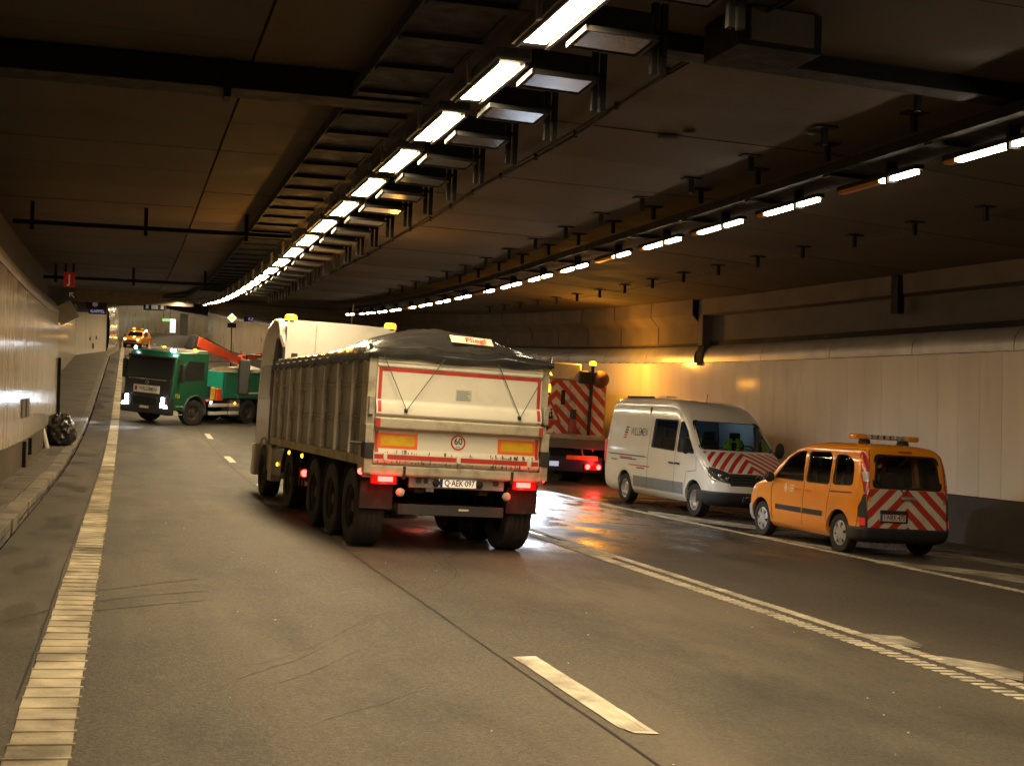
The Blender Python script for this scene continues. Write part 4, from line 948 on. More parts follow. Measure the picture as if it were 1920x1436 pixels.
    for y0, y1, z, m_ in ((-2.75, -.72, 1.155, navy), (-2.15, -1.45, 1.10, redpr), (-2.13, -1.20, 1.065, navy), (-1.62, -.45, .93, redpr), (-1.15, -.72, .875, navy), (-2.65, -2.30, 1.02, navy)):
        patch([(y0, z), (y0, z+.028), (y1, z+.028), (y1, z)], f, 'side_stripe', m_, root, .3, .1, .003)
    b = MB(); p = Vector((.18, .62, 2.45)); b.tube([p, p+Vector((-.06, -.10, .26))], .008, 6); b.build('aerial', seam, root)
    bar(root, 'roof_vent', vanp, .25, .55, -1.1, -.75, 2.585, 2.64, .02); bar(root, 'roof_rail', seam, .62, .66, -2.7, -1.2, 2.585, 2.625)
    for x in (-.55, .1, .55): seat(root, x, .95, .95)
    seat(root, -.5, -.2, .95); seat(root, .5, -.2, .95)
    bar(root, 'dashboard', mat('dash_blue_grey', (.03, .035, .05), .6), -.92, .92, 1.42, 1.92, 1.12, 1.40, .05); bar(root, 'bulkhead', mat('bulkhead_grey', (.10, .11, .12), .8), -.93, .93, -.75, -.70, .56, 2.35); bar(root, 'cabin_floor', interior, -.93, .93, -3, 1.9, .50, .60)
    b = MB(); b.tube([Vector((-.5, 1.36, 1.42))+Vector((.19*math.cos(a), .05*math.sin(a), .17*math.sin(a))) for a in [2*math.pi*k/18 for k in range(19)]], .016, 6, False); b.build('steering_wheel', interior, root)
    l = bpy.data.lights.new('cabin_lamp', 'POINT'); l.energy = 4; l.color = (.45, .7, 1); l.shadow_soft_size = .1; lo = bpy.data.objects.new('cabin_lamp', l); col.objects.link(lo); lo.parent = root; lo.location = (0, .4, 2.25)
    bar(root, 'cabin_lamp_lens', emis('cabin_lens', (.55, .8, 1), 1.2), -.1, .1, .3, .5, 2.36, 2.39)
    for sg in (-1, 1):
        bar(root, 'tail_lamp', redglow, sg*1.0-.03, sg*1.0+.03, -3.10, -2.98, .95, 1.5, .02)
    for x in (-.88, .88):
        for y in (-1.82, 1.82): wheel(root, x, y, .36, .24, .225, 'van')
    for x, lab in ((.55, 'bright yellow-green hi-vis vest hung on the passenger seat inside the van'), (-.52, 'bright yellow-green hi-vis vest on the seat behind the van steering wheel')):
        v = MB(); v.sheet(lambda u, w_: Vector((x-.22+.44*u, .76+.03*math.sin(u*9)+.05*(1-w_), 1.15+.62*w_*(1-.25*abs(u-.5)))), 8, 6); v.box(x-.23, x+.23, .70, .745, 1.15, 1.6)
        o = v.build('hi_vis_vest', hivis); o.matrix_world = root.matrix_world.copy(); tag(o, lab, 'vest')
    return root
white_van()
# ================================================================ TIPPER TRAILER
alu = mat('dirty_aluminium', (.26, .245, .21), .5, metal=.35, var=.25, scale=2.5, bump=.06, bscale=30, dirt=(.075, .062, .045), damt=.5, dscale=1.4, stretch=(1, 1, .5))
alud = mat('aluminium_rail', (.50, .47, .40), .45, metal=.35, var=.2, scale=3, dirt=(.09, .075, .055), damt=.4, dscale=2)
gatew = mat('tailgate_white', (.74, .70, .60), .3, coat=.3, var=.04, scale=2, dirt=(.40, .33, .24), damt=.22, dscale=1.3)
grime = mat('grimy_white', (.50, .45, .34), .7, var=.25, scale=3, bump=.15, bscale=30, dirt=(.13, .10, .07), damt=.5, dscale=3)
tarpm = mat('black_tarpaulin', (.030, .029, .028), .16, var=.25, scale=2, bump=.45, bscale=2.0, spec=.7, dirt=(.10, .09, .08), damt=.25, dscale=2.2, stretch=(1, 2.6, 1))
chassis = mat('chassis_black', (.016, .015, .014), .7, var=.3, scale=5, dirt=(.06, .05, .04), damt=.4, dscale=4)
ymark = mat('marker_yellow', (.72, .42, .01), .4, var=.1, scale=8, dirt=(.3, .2, .05), damt=.3, dscale=6); omark = mat('marker_orange', (.85, .16, .03), .4)
def tipper_trailer():
    root = empty('tipper_trailer', frame(4.08, 18.62, -2.9)); tag(root, 'ribbed tipper trailer with white tailgate, red tape border and black tarpaulin cover', 'trailer')
    y0, y1, zb, zt, hw = -2.05, 5.55, 1.14, 2.60, 1.25
    for sg in (-1, 1):
        sd = bar(root, 'side_wall', alu, min(sg*(hw-.10), sg*(hw-.06)), max(sg*(hw-.10), sg*(hw-.06)), y0+.05, y1, zb, zt)
        ys = [y0+.95+.98*k for k in range(7)]+[y1-.05]
        for k, y in enumerate(ys):
            b = MB(); x = sg*(hw-.06); vs = [(x, y-.055, zb+.1), (x+sg*.07, y-.035, zb+.1), (x+sg*.07, y+.035, zb+.1), (x, y+.055, zb+.1)]; vs += [(a, c, zt-.1) for a, c, _ in vs]
            b.add(vs, [(0, 1, 2, 3), (4, 7, 6, 5), (0, 4, 5, 1), (1, 5, 6, 2), (2, 6, 7, 3), (3, 7, 4, 0)]); b.build('rib', alud, sd)
        for z in (1.62, 2.10):
            for j in range(3): bar(sd, 'pressed_band', alu, min(sg*(hw-.065), sg*(hw-.035)), max(sg*(hw-.065), sg*(hw-.035)), y0+.3, y1-.06, z+.055*j, z+.055*j+.036, .008)
        bar(root, 'bottom_rail', mat('yellowed_rail', (.36, .30, .16), .6, var=.25, scale=4, dirt=(.09, .07, .04), damt=.5, dscale=3), min(sg*(hw-.12), sg*hw), max(sg*(hw-.12), sg*hw), y0+.1, y1, zb-.03, zb+.10, .012)
        bar(root, 'top_rail', alud, min(sg*(hw-.12), sg*(hw+.005)), max(sg*(hw-.12), sg*(hw+.005)), y0+.02, y1, zt-.12, zt, .015)
        b = MB(); x0, x1 = min(sg*(hw-.10), sg*(hw+.01)), max(sg*(hw-.10), sg*(hw+.01)); b.prism([(y0-.03, zb-.18), (y0+.30, zb-.10), (y0+.34, zt), (y0-.03, zt)], 'X', x0, x1); b.build('corner_post', grime, root, bevel=.012)
        bar(root, 'hinge_plate', grime, min(sg*1.17, sg*1.275), max(sg*1.17, sg*1.275), y0-.13, y0+.02, zb-.12, zb+.52, .01)
        bar(root, 'hinge_arm', alud, min(sg*1.18, sg*1.25), max(sg*1.18, sg*1.25), y0-.12, y0+.02, 1.78, 2.02, .01)
        bar(root, 'lock_claw', chassis, min(sg*1.16, sg*1.285), max(sg*1.16, sg*1.285), y0-.16, y0+.05, 1.22, 1.42, .01)
        b = MB(); b.tube([(sg*1.21, y0-.02, 2.56), (sg*1.26, y0-.06, 2.62), (sg*1.27, y0-.05, 2.70)], .028, 8); b.build('tarp_hook', chrome, root)
    b = MB(); b.tube([(-1.27, y0+.02, 1.40), (-1.44, y0+.02, 1.40)], .02, 8); b.build('lever', chassis, root)
    bar(root, 'front_wall', alu, -1.2, 1.2, y1-.06, y1, zb, zt+.1); bar(root, 'box_floor', chassis, -1.15, 1.15, y0+.05, y1, zb-.05, zb+.03)
    # tailgate with its pressed shape
    gp = [(2.60, .0), (2.46, .0), (2.44, .035), (2.425, .035), (2.41, .01), (1.99, .02), (1.93, .055), (1.80, .085), (1.76, .03), (1.60, .025), (1.36, .035), (1.30, .075), (1.20, .08), (1.14, .02)]
    gd = lerp_mono([p[0] for p in gp[::-1]], [p[1] for p in gp[::-1]])
    G = lambda x, z, o=0.: Vector((x, y0-.035-gd(z)-o, z))
    b = MB(); b.sheet(lambda u, v: G(-1.15+2.3*u, 1.14+1.46*v), 4, 90); gate = b.build('tailgate', gatew, root, angle=25)
    bar(gate, 'gate_back', gatew, -1.15, 1.15, y0-.03, y0+.02, 1.14, 2.60)
    for k in range(3): bar(gate, 'top_ridge', grime if k == 2 else gatew, -1.15, 1.15, y0-.055-.006*k, y0-.03, 2.475+.04*k, 2.50+.04*k, .006)
    bar(gate, 'cross_beam', grime, -1.16, 1.16, y0-.17, y0-.03, 1.61, 1.755, .025)
    for poly in ([(-1.13, 2.36), (-1.13, 2.405), (1.13, 2.405), (1.13, 2.36)], [(-1.13, 1.99), (-1.13, 2.36), (-1.085, 2.36), (-1.085, 1.99)], [(1.085, 1.99), (1.085, 2.36), (1.13, 2.36), (1.13, 1.99)], [(-1.13, 1.79), (-1.13, 1.97), (-1.085, 1.97), (-1.085, 1.79)], [(1.085, 1.79), (1.085, 1.97), (1.13, 1.97), (1.13, 1.79)], [(-1.14, 1.30), (-1.14, 1.58), (-1.09, 1.58), (-1.09, 1.30)], [(1.09, 1.30), (1.09, 1.58), (1.14, 1.58), (1.14, 1.30)], [(-1.14, 1.215), (-1.14, 1.275), (1.14, 1.275), (1.14, 1.215)]):
        patch(poly, G, 'red_tape', redpaint, gate, .5, .05, .004)
    for sg in (-1, 1): bar(gate, 'beam_tape', redpaint, min(sg*1.10, sg*1.158), max(sg*1.10, sg*1.158), y0-.174, y0-.1, 1.625, 1.74)
    for sg in (-1, 1):
        mk = patch([(sg*.83-.27, 1.355), (sg*.83-.27, 1.555), (sg*.83+.27, 1.555), (sg*.83+.27, 1.355)], G, 'marker_board', omark, gate, .3, .05, .006); patch([(sg*.83-.225, 1.39), (sg*.83-.225, 1.52), (sg*.83+.225, 1.52), (sg*.83+.225, 1.39)], G, 'marker_field', ymark, mk, .3, .05, .009)
    disc = lambda r: [(r*math.cos(2*math.pi*k/28), 1.475+r*math.sin(2*math.pi*k/28)) for k in range(28)][::-1]
    sg_ = patch(disc(.102), G, 'speed_roundel', redpaint, gate, .3, .1, .005); patch(disc(.080), G, 'roundel_field', platew, sg_, .3, .1, .008)
    lettering('60', .125, lambda u, v: G(u, 1.488+v, .010), inkm, sg_, .95, 'numerals', .002); lettering('km', .045, lambda u, v: G(u, 1.418+v, .010), inkm, sg_)
    st = patch([(-.07, 2.03), (-.07, 2.18), (.15, 2.18), (.15, 2.03)], G, 'sticker', mat('sticker_pale', (.50, .52, .48), .5), gate, .3, .3, .004)
    for k in range(5): patch([(-.055, 2.045+.026*k), (-.055, 2.057+.026*k), (.13-.02*(k % 3), 2.057+.026*k), (.13-.02*(k % 3), 2.045+.026*k)], G, 'sticker_line', mat('faded_ink', (.22, .26, .26), .6), st, .3, .3, .007)
    for x in (-1.0, 0, 1.0): bar(gate, 'latch_tab', gatew, x-.025, x+.025, y0-.16, y0-.08, 1.20, 1.30, .008)
    b = MB()
    for k in range(90):
        x = random.choice((random.uniform(-1.1, -.1), random.uniform(-1.1, 1.1), random.uniform(.45, 1.0))); h = random.uniform(.02, .07); z = random.choice((1.285, 1.165)); b.box(x-.0022, x+.0022, y0-.123, y0-.03, z, z+h*.8)
    tag(b.build('tar_drips', mat('tar_brown', (.10, .075, .05), .8), gate), kind='stuff')
    bar(root, 'gate_sill', grime, -1.2, 1.2, y0-.10, y0+.10, 1.0, 1.135, .03)
    # tarpaulin heaped over the load
    Z0 = zt+.03
    def tz(x, y):
        c = max(0, 1-(x/1.27)**2); m_ = .5+.5*math.sin(1.3*y+.6); e = min(1, (y-y0+.12)/1.0)
        return Z0+.36*c**.7*(.40+.60*math.exp(-((y+1.0)/1.5)**2))*max(0, e)**.6+.034*(1-abs(math.sin(5.2*y+1.6*x+.8*math.sin(3*x))))**2*c**.4+.02*(1-abs(math.sin(8.7*y-4.1*x)))**3*c**.5+.022*(1-abs(math.sin(3.1*x+2.2*y)))**3*c
    b = MB()
    def tp(u, v):
        x = -1.29+2.58*v; y = y0-.09+(y1-y0+.10)*u
        if abs(x) > 1.262: return Vector((math.copysign(1.285, x), y, Z0-.15-.02*math.sin(11*y)))
        return Vector((x, y, tz(x, y)))
    b.sheet(lambda u, v: tp(u, v), 110, 48); tarp = b.build('tarpaulin', tarpm, root, angle=60)
    b = MB(); b.sheet(lambda u, v: Vector((-1.285+2.57*u, y0-.10-.018*math.sin(v*3)-.012*math.sin(u*21), (tz(-1.285+2.57*u, y0-.09)-.005)*(1-v)+v*(2.545-.035*math.sin(u*3.1)-.012*math.sin(u*17)))), 40, 5); b.build('tarp_skirt', tarpm, tarp)
    b = MB(); b.sheet(lambda u, v: Vector((-.13+.60*u, y0+.10+.13*v, tz(.2, y0+.15)+.035+.10*v-.015*u)), 2, 1); pl = b.build('maker_plate', mat('cream_plate', (.74, .66, .50), .5), tarp)
    lettering('Fliegl', .14, lambda u, v: Vector((.22+u, y0+.155+v*.8-.006, tz(.2, y0+.15)+.080+v*.62)), redpaint, pl, 1.05, 'lettering', .002)
    rope = mat('green_cord', (.06, .10, .06), .8)
    for pts in (((-1.10, 2.56), (-.76, 1.86)), ((-.76, 1.86), (-.28, 2.56)), ((.48, 2.55), (.82, 1.86)), ((.82, 1.86), (1.18, 2.52))):
        b = MB(); b.tube([Vector((x, y0-.13-(.03 if z < 2 else 0), z)) for x, z in pts], .006, 5); b.build('tie_cord', rope, tarp)
    for x in (-.76, .82): bar(gate, 'cord_cleat', chassis, x-.02, x+.02, y0-.16, y0-.10, 1.83, 1.88, .006)
    # chassis and rear end
    for sg in (-1, 1): bar(root, 'chassis_beam', chassis, sg*.45-.06, sg*.45+.06, y0+.1, y1-.2, .78, 1.10)
    bar(root, 'rear_crossmember', mat('grey_crossmember', (.25, .25, .24), .6, var=.2, dirt=(.07, .06, .05), damt=.4), -.62, .70, y0-.02, y0+.06, .77, .92, .008)
    b = MB(); b.tube([(-1.12, y0-.03, .965), (1.16, y0-.03, .965)], .062, 12); b.build('bumper_tube', grime, root)
    for x in (-.72, .78): bar(root, 'tube_clamp', chassis, x-.02, x+.02, y0-.10, y0+.04, .88, 1.04)
    bar(root, 'underrun_bar', mat('underrun_grey', (.04, .04, .04), .7), -.72, .76, y0+.1, y0+.2, .40, .54, .01); bar(root, 'underrun_label', platew, .12, .26, y0+.092, y0+.1, .475, .50)
    number_plate(root, lambda u, v, o: Vector((.04+u, y0-.035-o, .845+v)), 'Q·AEK·097', .52, .115, lit=True)
    for x in (-.26, .34): lens(root, 'plate_lamp', (x, y0-.04, .845), .05, seam, 'Y', -.05)
    for x, s_ in ((-.50, .07), (-.40, .05), (.58, .07)): bar(root, 'socket_box', chassis, x-s_/2, x+s_/2, y0-.045, y0-.015, .84, .90)
    for sg in (-1, 1):
        tl_ = bar(root, 'tail_lamp', redlamp, min(sg*.80, sg*1.16), max(sg*.80, sg*1.16), y0-.07, y0+.04, .80, .93, .015)
        bar(tl_, 'brake_light', redon, min(sg*.86, sg*1.06), max(sg*.86, sg*1.06), y0-.078, y0-.07, .835, .90)
        b = MB(); b.tube([(sg*1.10, y0+.12, .95), (sg*1.24, y0+.10, .95), (sg*1.27, y0+.05, .95)], .03, 8); o = b.build('side_marker_arm', rubber, root); lens(o, 'marker_lamp', (sg*1.27, y0+.05, .95), .042, redon, 'Y', -.05)
        bar(root, 'mudflap', rubber, min(sg*.80, sg*1.24), max(sg*.80, sg*1.24), y0+.12, y0+.15, .55, .98); lens(root, 'rubber_buffer', (sg*.74, y0-.02, .70), .06, grime, 'Y', -.06)
        for y in (-1.31, 0, 1.31):
            wheel(root, sg*1.045, y, .53, .385, .29, 'truck'); n = 16; b = MB(); x0, x1 = min(sg*.82, sg*1.24), max(sg*.82, sg*1.24)
            b.sheet(lambda u, v: Vector((x0+(x1-x0)*v, y+.60*math.cos(math.pi*(.05+.90*u)), .55+.60*math.sin(math.pi*(.05+.90*u)))), n, 1); b.build('mudguard', chassis, root)
    for y in (-1.31, 0, 1.31): b = MB(); b.tube([(-.9, y, .53), (.9, y, .53)], .075, 10); b.build('axle', chassis, root)
    for y in (2.2, 3.4): lens(root, 'side_marker', (-1.255, y, 1.04), .035, amberon, 'X', -.03)
    beacon(root, (1.27, y0+.02, 2.20), .035, 14)
    l = bpy.data.lights.new('brake_glow', 'POINT')
    for x in (-.96, .96):
        l = bpy.data.lights.new('brake_glow', 'POINT'); l.energy = 6; l.color = (1, .03, .02); l.shadow_soft_size = .06; lo = bpy.data.objects.new('brake_glow', l); col.objects.link(lo); lo.parent = root; lo.location = (x, y0-.16, .86)
    for o in root.children:
        if o.name.split('.')[0] in ('bumper_tube', 'tube_clamp', 'rear_crossmember', 'number_plate', 'plate_lamp', 'socket_box', 'tail_lamp', 'side_marker_arm', 'rubber_buffer', 'underrun_bar', 'underrun_label'): o.location.z += .085
    return root
tipper_trailer()

# ================================================================ TRACTOR UNIT
def tractor():
    root = empty('tractor_truck', frame(4.06, 22.55, -3.2)); tag(root, 'white high-roof tractor truck with lit amber beacons pulling the tipper trailer', 'truck')
    hw = 1.24
    prof_c = [(2.62, 1.0), (2.62, 2.95), (2.75, 3.30), (3.0, 3.53), (3.6, 3.58), (4.35, 3.42), (4.78, 3.0), (4.95, 2.7), (5.02, 1.9), (5.05, 1.0)]
    b = MB(); b.prism(rounded(prof_c, .12), 'X', -hw+.05, hw-.05); b.build('cab', whitep, root, bevel=.07)
    b = MB(); b.sheet(lambda u, v: Vector((-1.08+2.16*u, 2.60-.02*math.sin(math.pi*u), 2.62+.90*v*(1-.10*abs(u-.5)**2))), 8, 4); b.build('roof_back', whitep, root)
    bar(root, 'panel_joint', grime, -.52, -.50, 2.585, 2.60, 2.65, 3.44)
    for sg in (-1, 1):
        b = MB(); b.prism([(1.95, 1.1), (2.63, 1.0), (2.63, 3.2), (2.15, 2.95)], 'X', min(sg*1.17, sg*1.23), max(sg*1.17, sg*1.23)); b.build('side_deflector', seam, root, bevel=.015)
        b = MB(); b.prism([(2.60, 1.05), (3.22, 1.05), (3.22, 2.7), (2.95, 3.15), (2.60, 3.05)], 'X', min(sg*1.185, sg*1.215), max(sg*1.185, sg*1.215)); b.build('side_panel', dkplastic, root, bevel=.008)
        w_ = MB(); w_.prism([(3.35, 1.95), (3.35, 2.62), (4.55, 2.62), (4.80, 1.95)], 'X', min(sg*1.185, sg*1.20), max(sg*1.185, sg*1.20)); w_.build('door_window', mat('dark_glass', (.01, .012, .013), .05, coat=.5), root)
        m_ = bar(root, 'mirror', dkplastic, min(sg*1.42, sg*1.66), max(sg*1.42, sg*1.66), 4.72, 4.84, 2.0, 2.75, .04); b = MB(); b.tube([(sg*1.2, 4.75, 2.85), (sg*1.5, 4.78, 2.85), (sg*1.54, 4.78, 2.4)], .022, 8); b.build('mirror_arm', dkplastic, m_)
        b = MB(); b.sheet(lambda u, v: Vector((sg*(.92+.30*v), 3.7+.62*math.cos(math.pi*u), .55+.62*math.sin(math.pi*u))), 14, 1); b.build('front_arch', whitep, root)
        bar(root, 'fuel_tank', mat('tank_alloy', (.14, .135, .12), .5, metal=.5, var=.2), min(sg*.65, sg*1.17), max(sg*.65, sg*1.17), 1.75, 2.95, .45, 1.0, .08); bar(root, 'step_board', grime, min(sg*1.0, sg*1.2), max(sg*1.0, sg*1.2), 2.72, 3.1, .35, 1.05, .03)
        wheel(root, sg*1.05, 3.7, .52, .33, .29, 'truck'); wheel(root, sg*1.03, .85, .52, .33, .29, 'truck'); wheel(root, sg*.69, .85, .52, .33, .29, 'truck')
        b = MB(); b.sheet(lambda u, v: Vector((sg*(.55+.67*v), .85+.60*math.cos(math.pi*(.02+.96*u)), .56+.60*math.sin(math.pi*(.02+.96*u)))), 14, 1); b.build('mudguard', chassis, root)
        bar(root, 'frame_rail', chassis, sg*.40-.05, sg*.40+.05, -.1, 4.6, .72, .98)
        beacon(root, (sg*1.0, 2.72, 3.47), .12, 150 if sg < 0 else 45); bar(root, 'beacon_bracket', chassis, sg*1.0-.04, sg*1.0+.04, 2.66, 2.78, 3.2, 3.47)
        tl_ = bar(root, 'tail_lamp', redlamp, min(sg*.80, sg*1.15), max(sg*.80, sg*1.17), -.09, -.01, .60, .76, .01); lens(tl_, 'brake_light', (sg*1.08, -.095, .68), .06, redon, 'Y', -.02); lens(tl_, 'brake_light', (sg*.90, -.095, .68), .06, redon, 'Y', -.02)
        lens(root, 'side_marker', (sg*1.19, 2.0, .72), .035, amberon, 'X', sg*.03)
    bar(root, 'rear_crossmember', chassis, -1.15, 1.15, -.05, .04, .45, .78); bar(root, 'fifth_wheel', chassis, -.45, .45, -.4, .4, .98, 1.09)
    number_plate(root, lambda u, v, o: Vector((-.86+u, -.06-o, .51+v)), '1·NRE', .50, .11)
    bar(root, 'bumper', whitep, -1.22, 1.22, 4.85, 5.15, .35, 1.02, .05); b = MB(); b.prism([(4.87, 2.0), (4.80, 2.72), (4.84, 2.74), (5.05, 2.0)], 'X', -1.1, 1.1); b.build('windscreen', MATS['dark_glass'], root)
    b = MB(); b.tube([(.35, 3.4, 3.5), (.37, 3.36, 4.0)], .007, 5); b.build('aerial', seam, root)
    wl = bar(root, 'unseen_lamp', dkplastic, 1.20, 1.32, 2.36, 2.46, 1.60, 1.72, .01); bar(wl, 'lamp_face', whiteon, 1.21, 1.31, 2.352, 2.36, 1.61, 1.71)  # unseen lamp with its beam, added for the white glare on the road
    bar(root, 'roof_lamp', dkplastic, -.98, -.86, 2.50, 2.56, 2.72, 2.86, .01)
    spot(root, (1.36, 2.30, 1.66), (4.2, 1.6, 0), 900, (.72, .86, 1), 80, 1.)
    return root
tractor()

# ================================================================ GREEN CRANE TRUCK
green = mat('green_truck_paint', (.008, .085, .04), .32, coat=.4, var=.08, scale=2, dirt=(.05, .07, .04), damt=.2, dscale=2); greenl = mat('green_body_paint', (.010, .15, .09), .4, var=.1, scale=2, dirt=(.06, .08, .05), damt=.25, dscale=2)
cranered = mat('crane_red', (.62, .07, .02), .4, var=.1, scale=3, dirt=(.15, .04, .02), damt=.25, dscale=3)
def green_truck():
    t_, s_ = 1.75, 54.2
    root = empty('crane_truck', frame(t_, s_, 180+42)); tag(root, 'green tipper truck with folded red crane turning across the lane with headlamps on', 'truck')
    P_ = [(1.42, .62), (1.45, 1.25), (1.28, 2.70), (1.05, 2.92), (-.72, 2.95), (-.72, 1.02), (-.62, 1.02)]+[(.66*math.cos(a), .55+.66*math.sin(a)) for a in [math.pi*(.8-.62*k/8) for k in range(9)]]+[(.66, .62)]
    b = MB(); b.prism(P_, 'X', -1.22, 1.22); b.build('cab', green, root, bevel=.04)
    bar(root, 'sun_visor', dkplastic, -1.1, 1.1, 1.2, 1.45, 2.66, 2.74, .02); b = MB(); b.prism([(1.455, 1.85), (1.30, 2.64), (1.27, 2.64), (1.40, 1.85)], 'X', -1.13, 1.13); b.build('windscreen', mat('dark_glass', (.01, .012, .013), .05, coat=.5), root)
    b = MB(); b.prism([(1.49, 1.10), (1.475, 1.84), (1.38, 1.84), (1.40, 1.10)], 'X', -1.16, 1.16); b.build('front_panel', mat('panel_dark', (.014, .014, .013), .4), root, bevel=.02)
    b = MB(); b.tube([(-.95, 1.50, 1.79), (.95, 1.50, 1.79)], .02, 6); b.build('bright_bar', silver, root); b = MB(); b.lathe([(.07, 1.495), (.075, 1.51), (.055, 1.512)], 16, 'Y', (0, 0, 1.66)); b.build('front_emblem', silver, root)
    bar(root, 'bumper', dkplastic, -1.24, 1.24, 1.25, 1.58, .42, 1.12, .06); bar(root, 'grille', seam, -.6, .6, 1.575, 1.59, .78, 1.08)
    sp = bar(root, 'name_board', platew, -.66, .66, 1.50, 1.52, 1.24, 1.54, .005); lettering('WILLEMEN', .20, lambda u, v: Vector((-.08-u, 1.524, 1.39+v)), inkm, sp, .92, 'lettering', .002); bar(sp, 'logo_block', redpaint, .47, .60, 1.52, 1.524, 1.30, 1.48)
    number_plate(root, lambda u, v, o: Vector((-u, 1.592+o, .68+v)), '', .50, .11)
    for sg in (-1, 1):
        b = MB(); b.prism([(sg*.80, .72), (sg*1.16, .70), (sg*1.12, .82), (sg*.98, .84), (sg*.99, 1.10), (sg*.86, 1.12)], 'Y', 1.56, 1.60); b.build('head_lamp', whiteon, root)
        spot(root, (sg*1.0, 1.68, .85), (sg*1.2, 12, -2.4), 420, (.80, .90, 1), 36, .7)
        w_ = MB(); w_.prism([(-.45, 1.86), (-.45, 2.58), (.55, 2.60), (1.12, 1.80), (.5, 1.80)], 'X', min(sg*1.215, sg*1.232), max(sg*1.215, sg*1.232)); w_.build('door_window', MATS['dark_glass'], root)
        m_ = bar(root, 'mirror', dkplastic, min(sg*1.36, sg*1.56), max(sg*1.36, sg*1.56), 1.12, 1.25, 1.75, 2.5, .04); b = MB(); b.tube([(sg*1.2, 1.2, 2.62), (sg*1.45, 1.2, 2.62), (sg*1.46, 1.2, 2.4)], .022, 6); b.build('mirror_arm', dkplastic, m_)
        b = MB(); b.sheet(lambda u, v: Vector((sg*(.90+.37*v), .70*math.cos(math.pi*(u*1.06)), .55+.70*math.sin(math.pi*u*1.06))), 16, 1); o = b.build('mudguard', mat('mudguard_grey', (.06, .06, .058), .6), root); md = o.modifiers.new('thickness', 'SOLIDIFY'); md.thickness = .05
        wheel(root, sg*1.06, 0, .52, .34, .29, 'truck', -18)
        for y in (-3.6, -4.95): wheel(root, sg*1.05, y, .52, .34, .29, 'truck'); wheel(root, sg*.70, y, .52, .34, .29, 'truck')
        for z in (.42, .75):
            for ya, yb in ((-2.15, -.95), (-2.9, -2.25)): bar(root, 'side_guard', mat('guard_white', (.60, .58, .52), .5), min(sg*1.16, sg*1.22), max(sg*1.16, sg*1.22), ya, yb, z, z+.14, .01)
            bar(root, 'sill_reflector', platew, min(sg*1.222, sg*1.236), max(sg*1.222, sg*1.236), .72, 1.15, z-.02+.05, z+.05)
        bar(root, 'side_locker', mat('locker_grey', (.10, .09, .085), .6), min(sg*.8, sg*1.2), max(sg*.8, sg*1.2), -3.0, -2.3, .35, 1.05, .02)
        bar(root, 'frame_rail', chassis, sg*.40-.05, sg*.40+.05, -6.0, 1.0, .75, 1.02)
        for y, z in ((-1.0, .95), (-2.6, .90)): lens(root, 'side_marker', (sg*1.23, y, z), .05, amberon if y < -1.5 else whiteon, 'X', sg*.03)
    for x, on in ((-1.0, 1), (1.0, 1), (-.85, 1)): lens(root, 'roof_lamp', (x, 1.16, 2.99), .07, whiteon, 'Y', .05)
    beacon(root, (-.8, -.3, 2.95), .07, 6); beacon(root, (.8, -.3, 2.95), .07, None)
    b = MB(); b.prism([(-.72, 2.70), (-.15, 2.70), (.10, 2.95), (-.3, 3.05), (-.72, 3.05)], 'X', -1.15, 1.15); b.build('roof_deflector', mat('deflector_grey', (.16, .15, .14), .6), root, bevel=.04)
    lettering('F26', .22, lambda u, v: Vector((-1.224, 1.08-u, 1.20+v)), mat('yellow_print', (.8, .5, .05), .5), root, .9)
    # crane behind the cab
    cr = bar(root, 'crane_column', cranered, -.22, .22, -1.35, -1.02, 1.2, 3.05, .05); bar(cr, 'crane_base', cranered, -1.0, 1.0, -1.5, -.95, .95, 1.35, .04)
    def arm(p, q, w0, w1, m_, name):
        p, q = Vector(p), Vector(q); d = (q-p).normalized(); n = d.cross(Vector((1, 0, 0))).normalized(); b = MB(); vs = [r_+Vector((x*w_, 0, 0))+n*(k*w_) for r_, w_ in ((p, w0), (q, w1)) for k in (-1, 1) for x in (-1, 1)]; b.hexa(vs); return b.build(name, m_, cr, bevel=.02)
    arm((0, -1.2, 3.38), (0, -4.3, 2.62), .22, .15, cranered, 'main_boom'); arm((0, -4.35, 2.75), (0, -6.0, 2.95), .13, .10, cranered, 'outer_boom'); arm((0, -1.35, 2.5), (0, -3.6, 2.55), .07, .05, chrome, 'lift_cylinder'); arm((.0, -1.0, 3.0), (.0, -1.30, 3.58), .20, .16, dkplastic, 'boom_knuckle')
    bar(cr, 'control_box', mat('control_yellow', (.6, .35, .03), .5), -1.15, -.85, -1.35, -1.0, 1.05, 1.55, .02); bar(cr, 'hydraulic_tank', cranered, -1.2, -.9, -1.85, -1.42, 1.0, 1.5, .03); bar(cr, 'battery_box', mat('box_navy', (.02, .03, .06), .5), -1.2, -.9, -.98, -.76, 1.05, 1.6, .02)
    # tipper body
    for sg in (-1, 1):
        sd = bar(root, 'body_side', greenl, min(sg*1.18, sg*1.24), max(sg*1.18, sg*1.24), -6.4, -1.7, 1.12, 2.15, .015)
        for y in (-1.85, -2.75, -4.4, -6.2): bar(sd, 'body_post', greenl, min(sg*1.2, sg*1.28), max(sg*1.2, sg*1.28), y-.05, y+.05, 1.1, 2.2, .01)
        bar(sd, 'top_rail', greenl, min(sg*1.16, sg*1.27), max(sg*1.16, sg*1.27), -6.4, -1.7, 2.13, 2.22, .015); bar(sd, 'reflective_tape', platew, min(sg*1.242, sg*1.246), max(sg*1.242, sg*1.246), -5.6, -3.0, 1.30, 1.36)
        bar(sd, 'side_label', mat('label_yellow', (.6, .6, .25), .5), min(sg*1.242, sg*1.247), max(sg*1.242, sg*1.247), -3.25, -2.95, 1.45, 1.70)
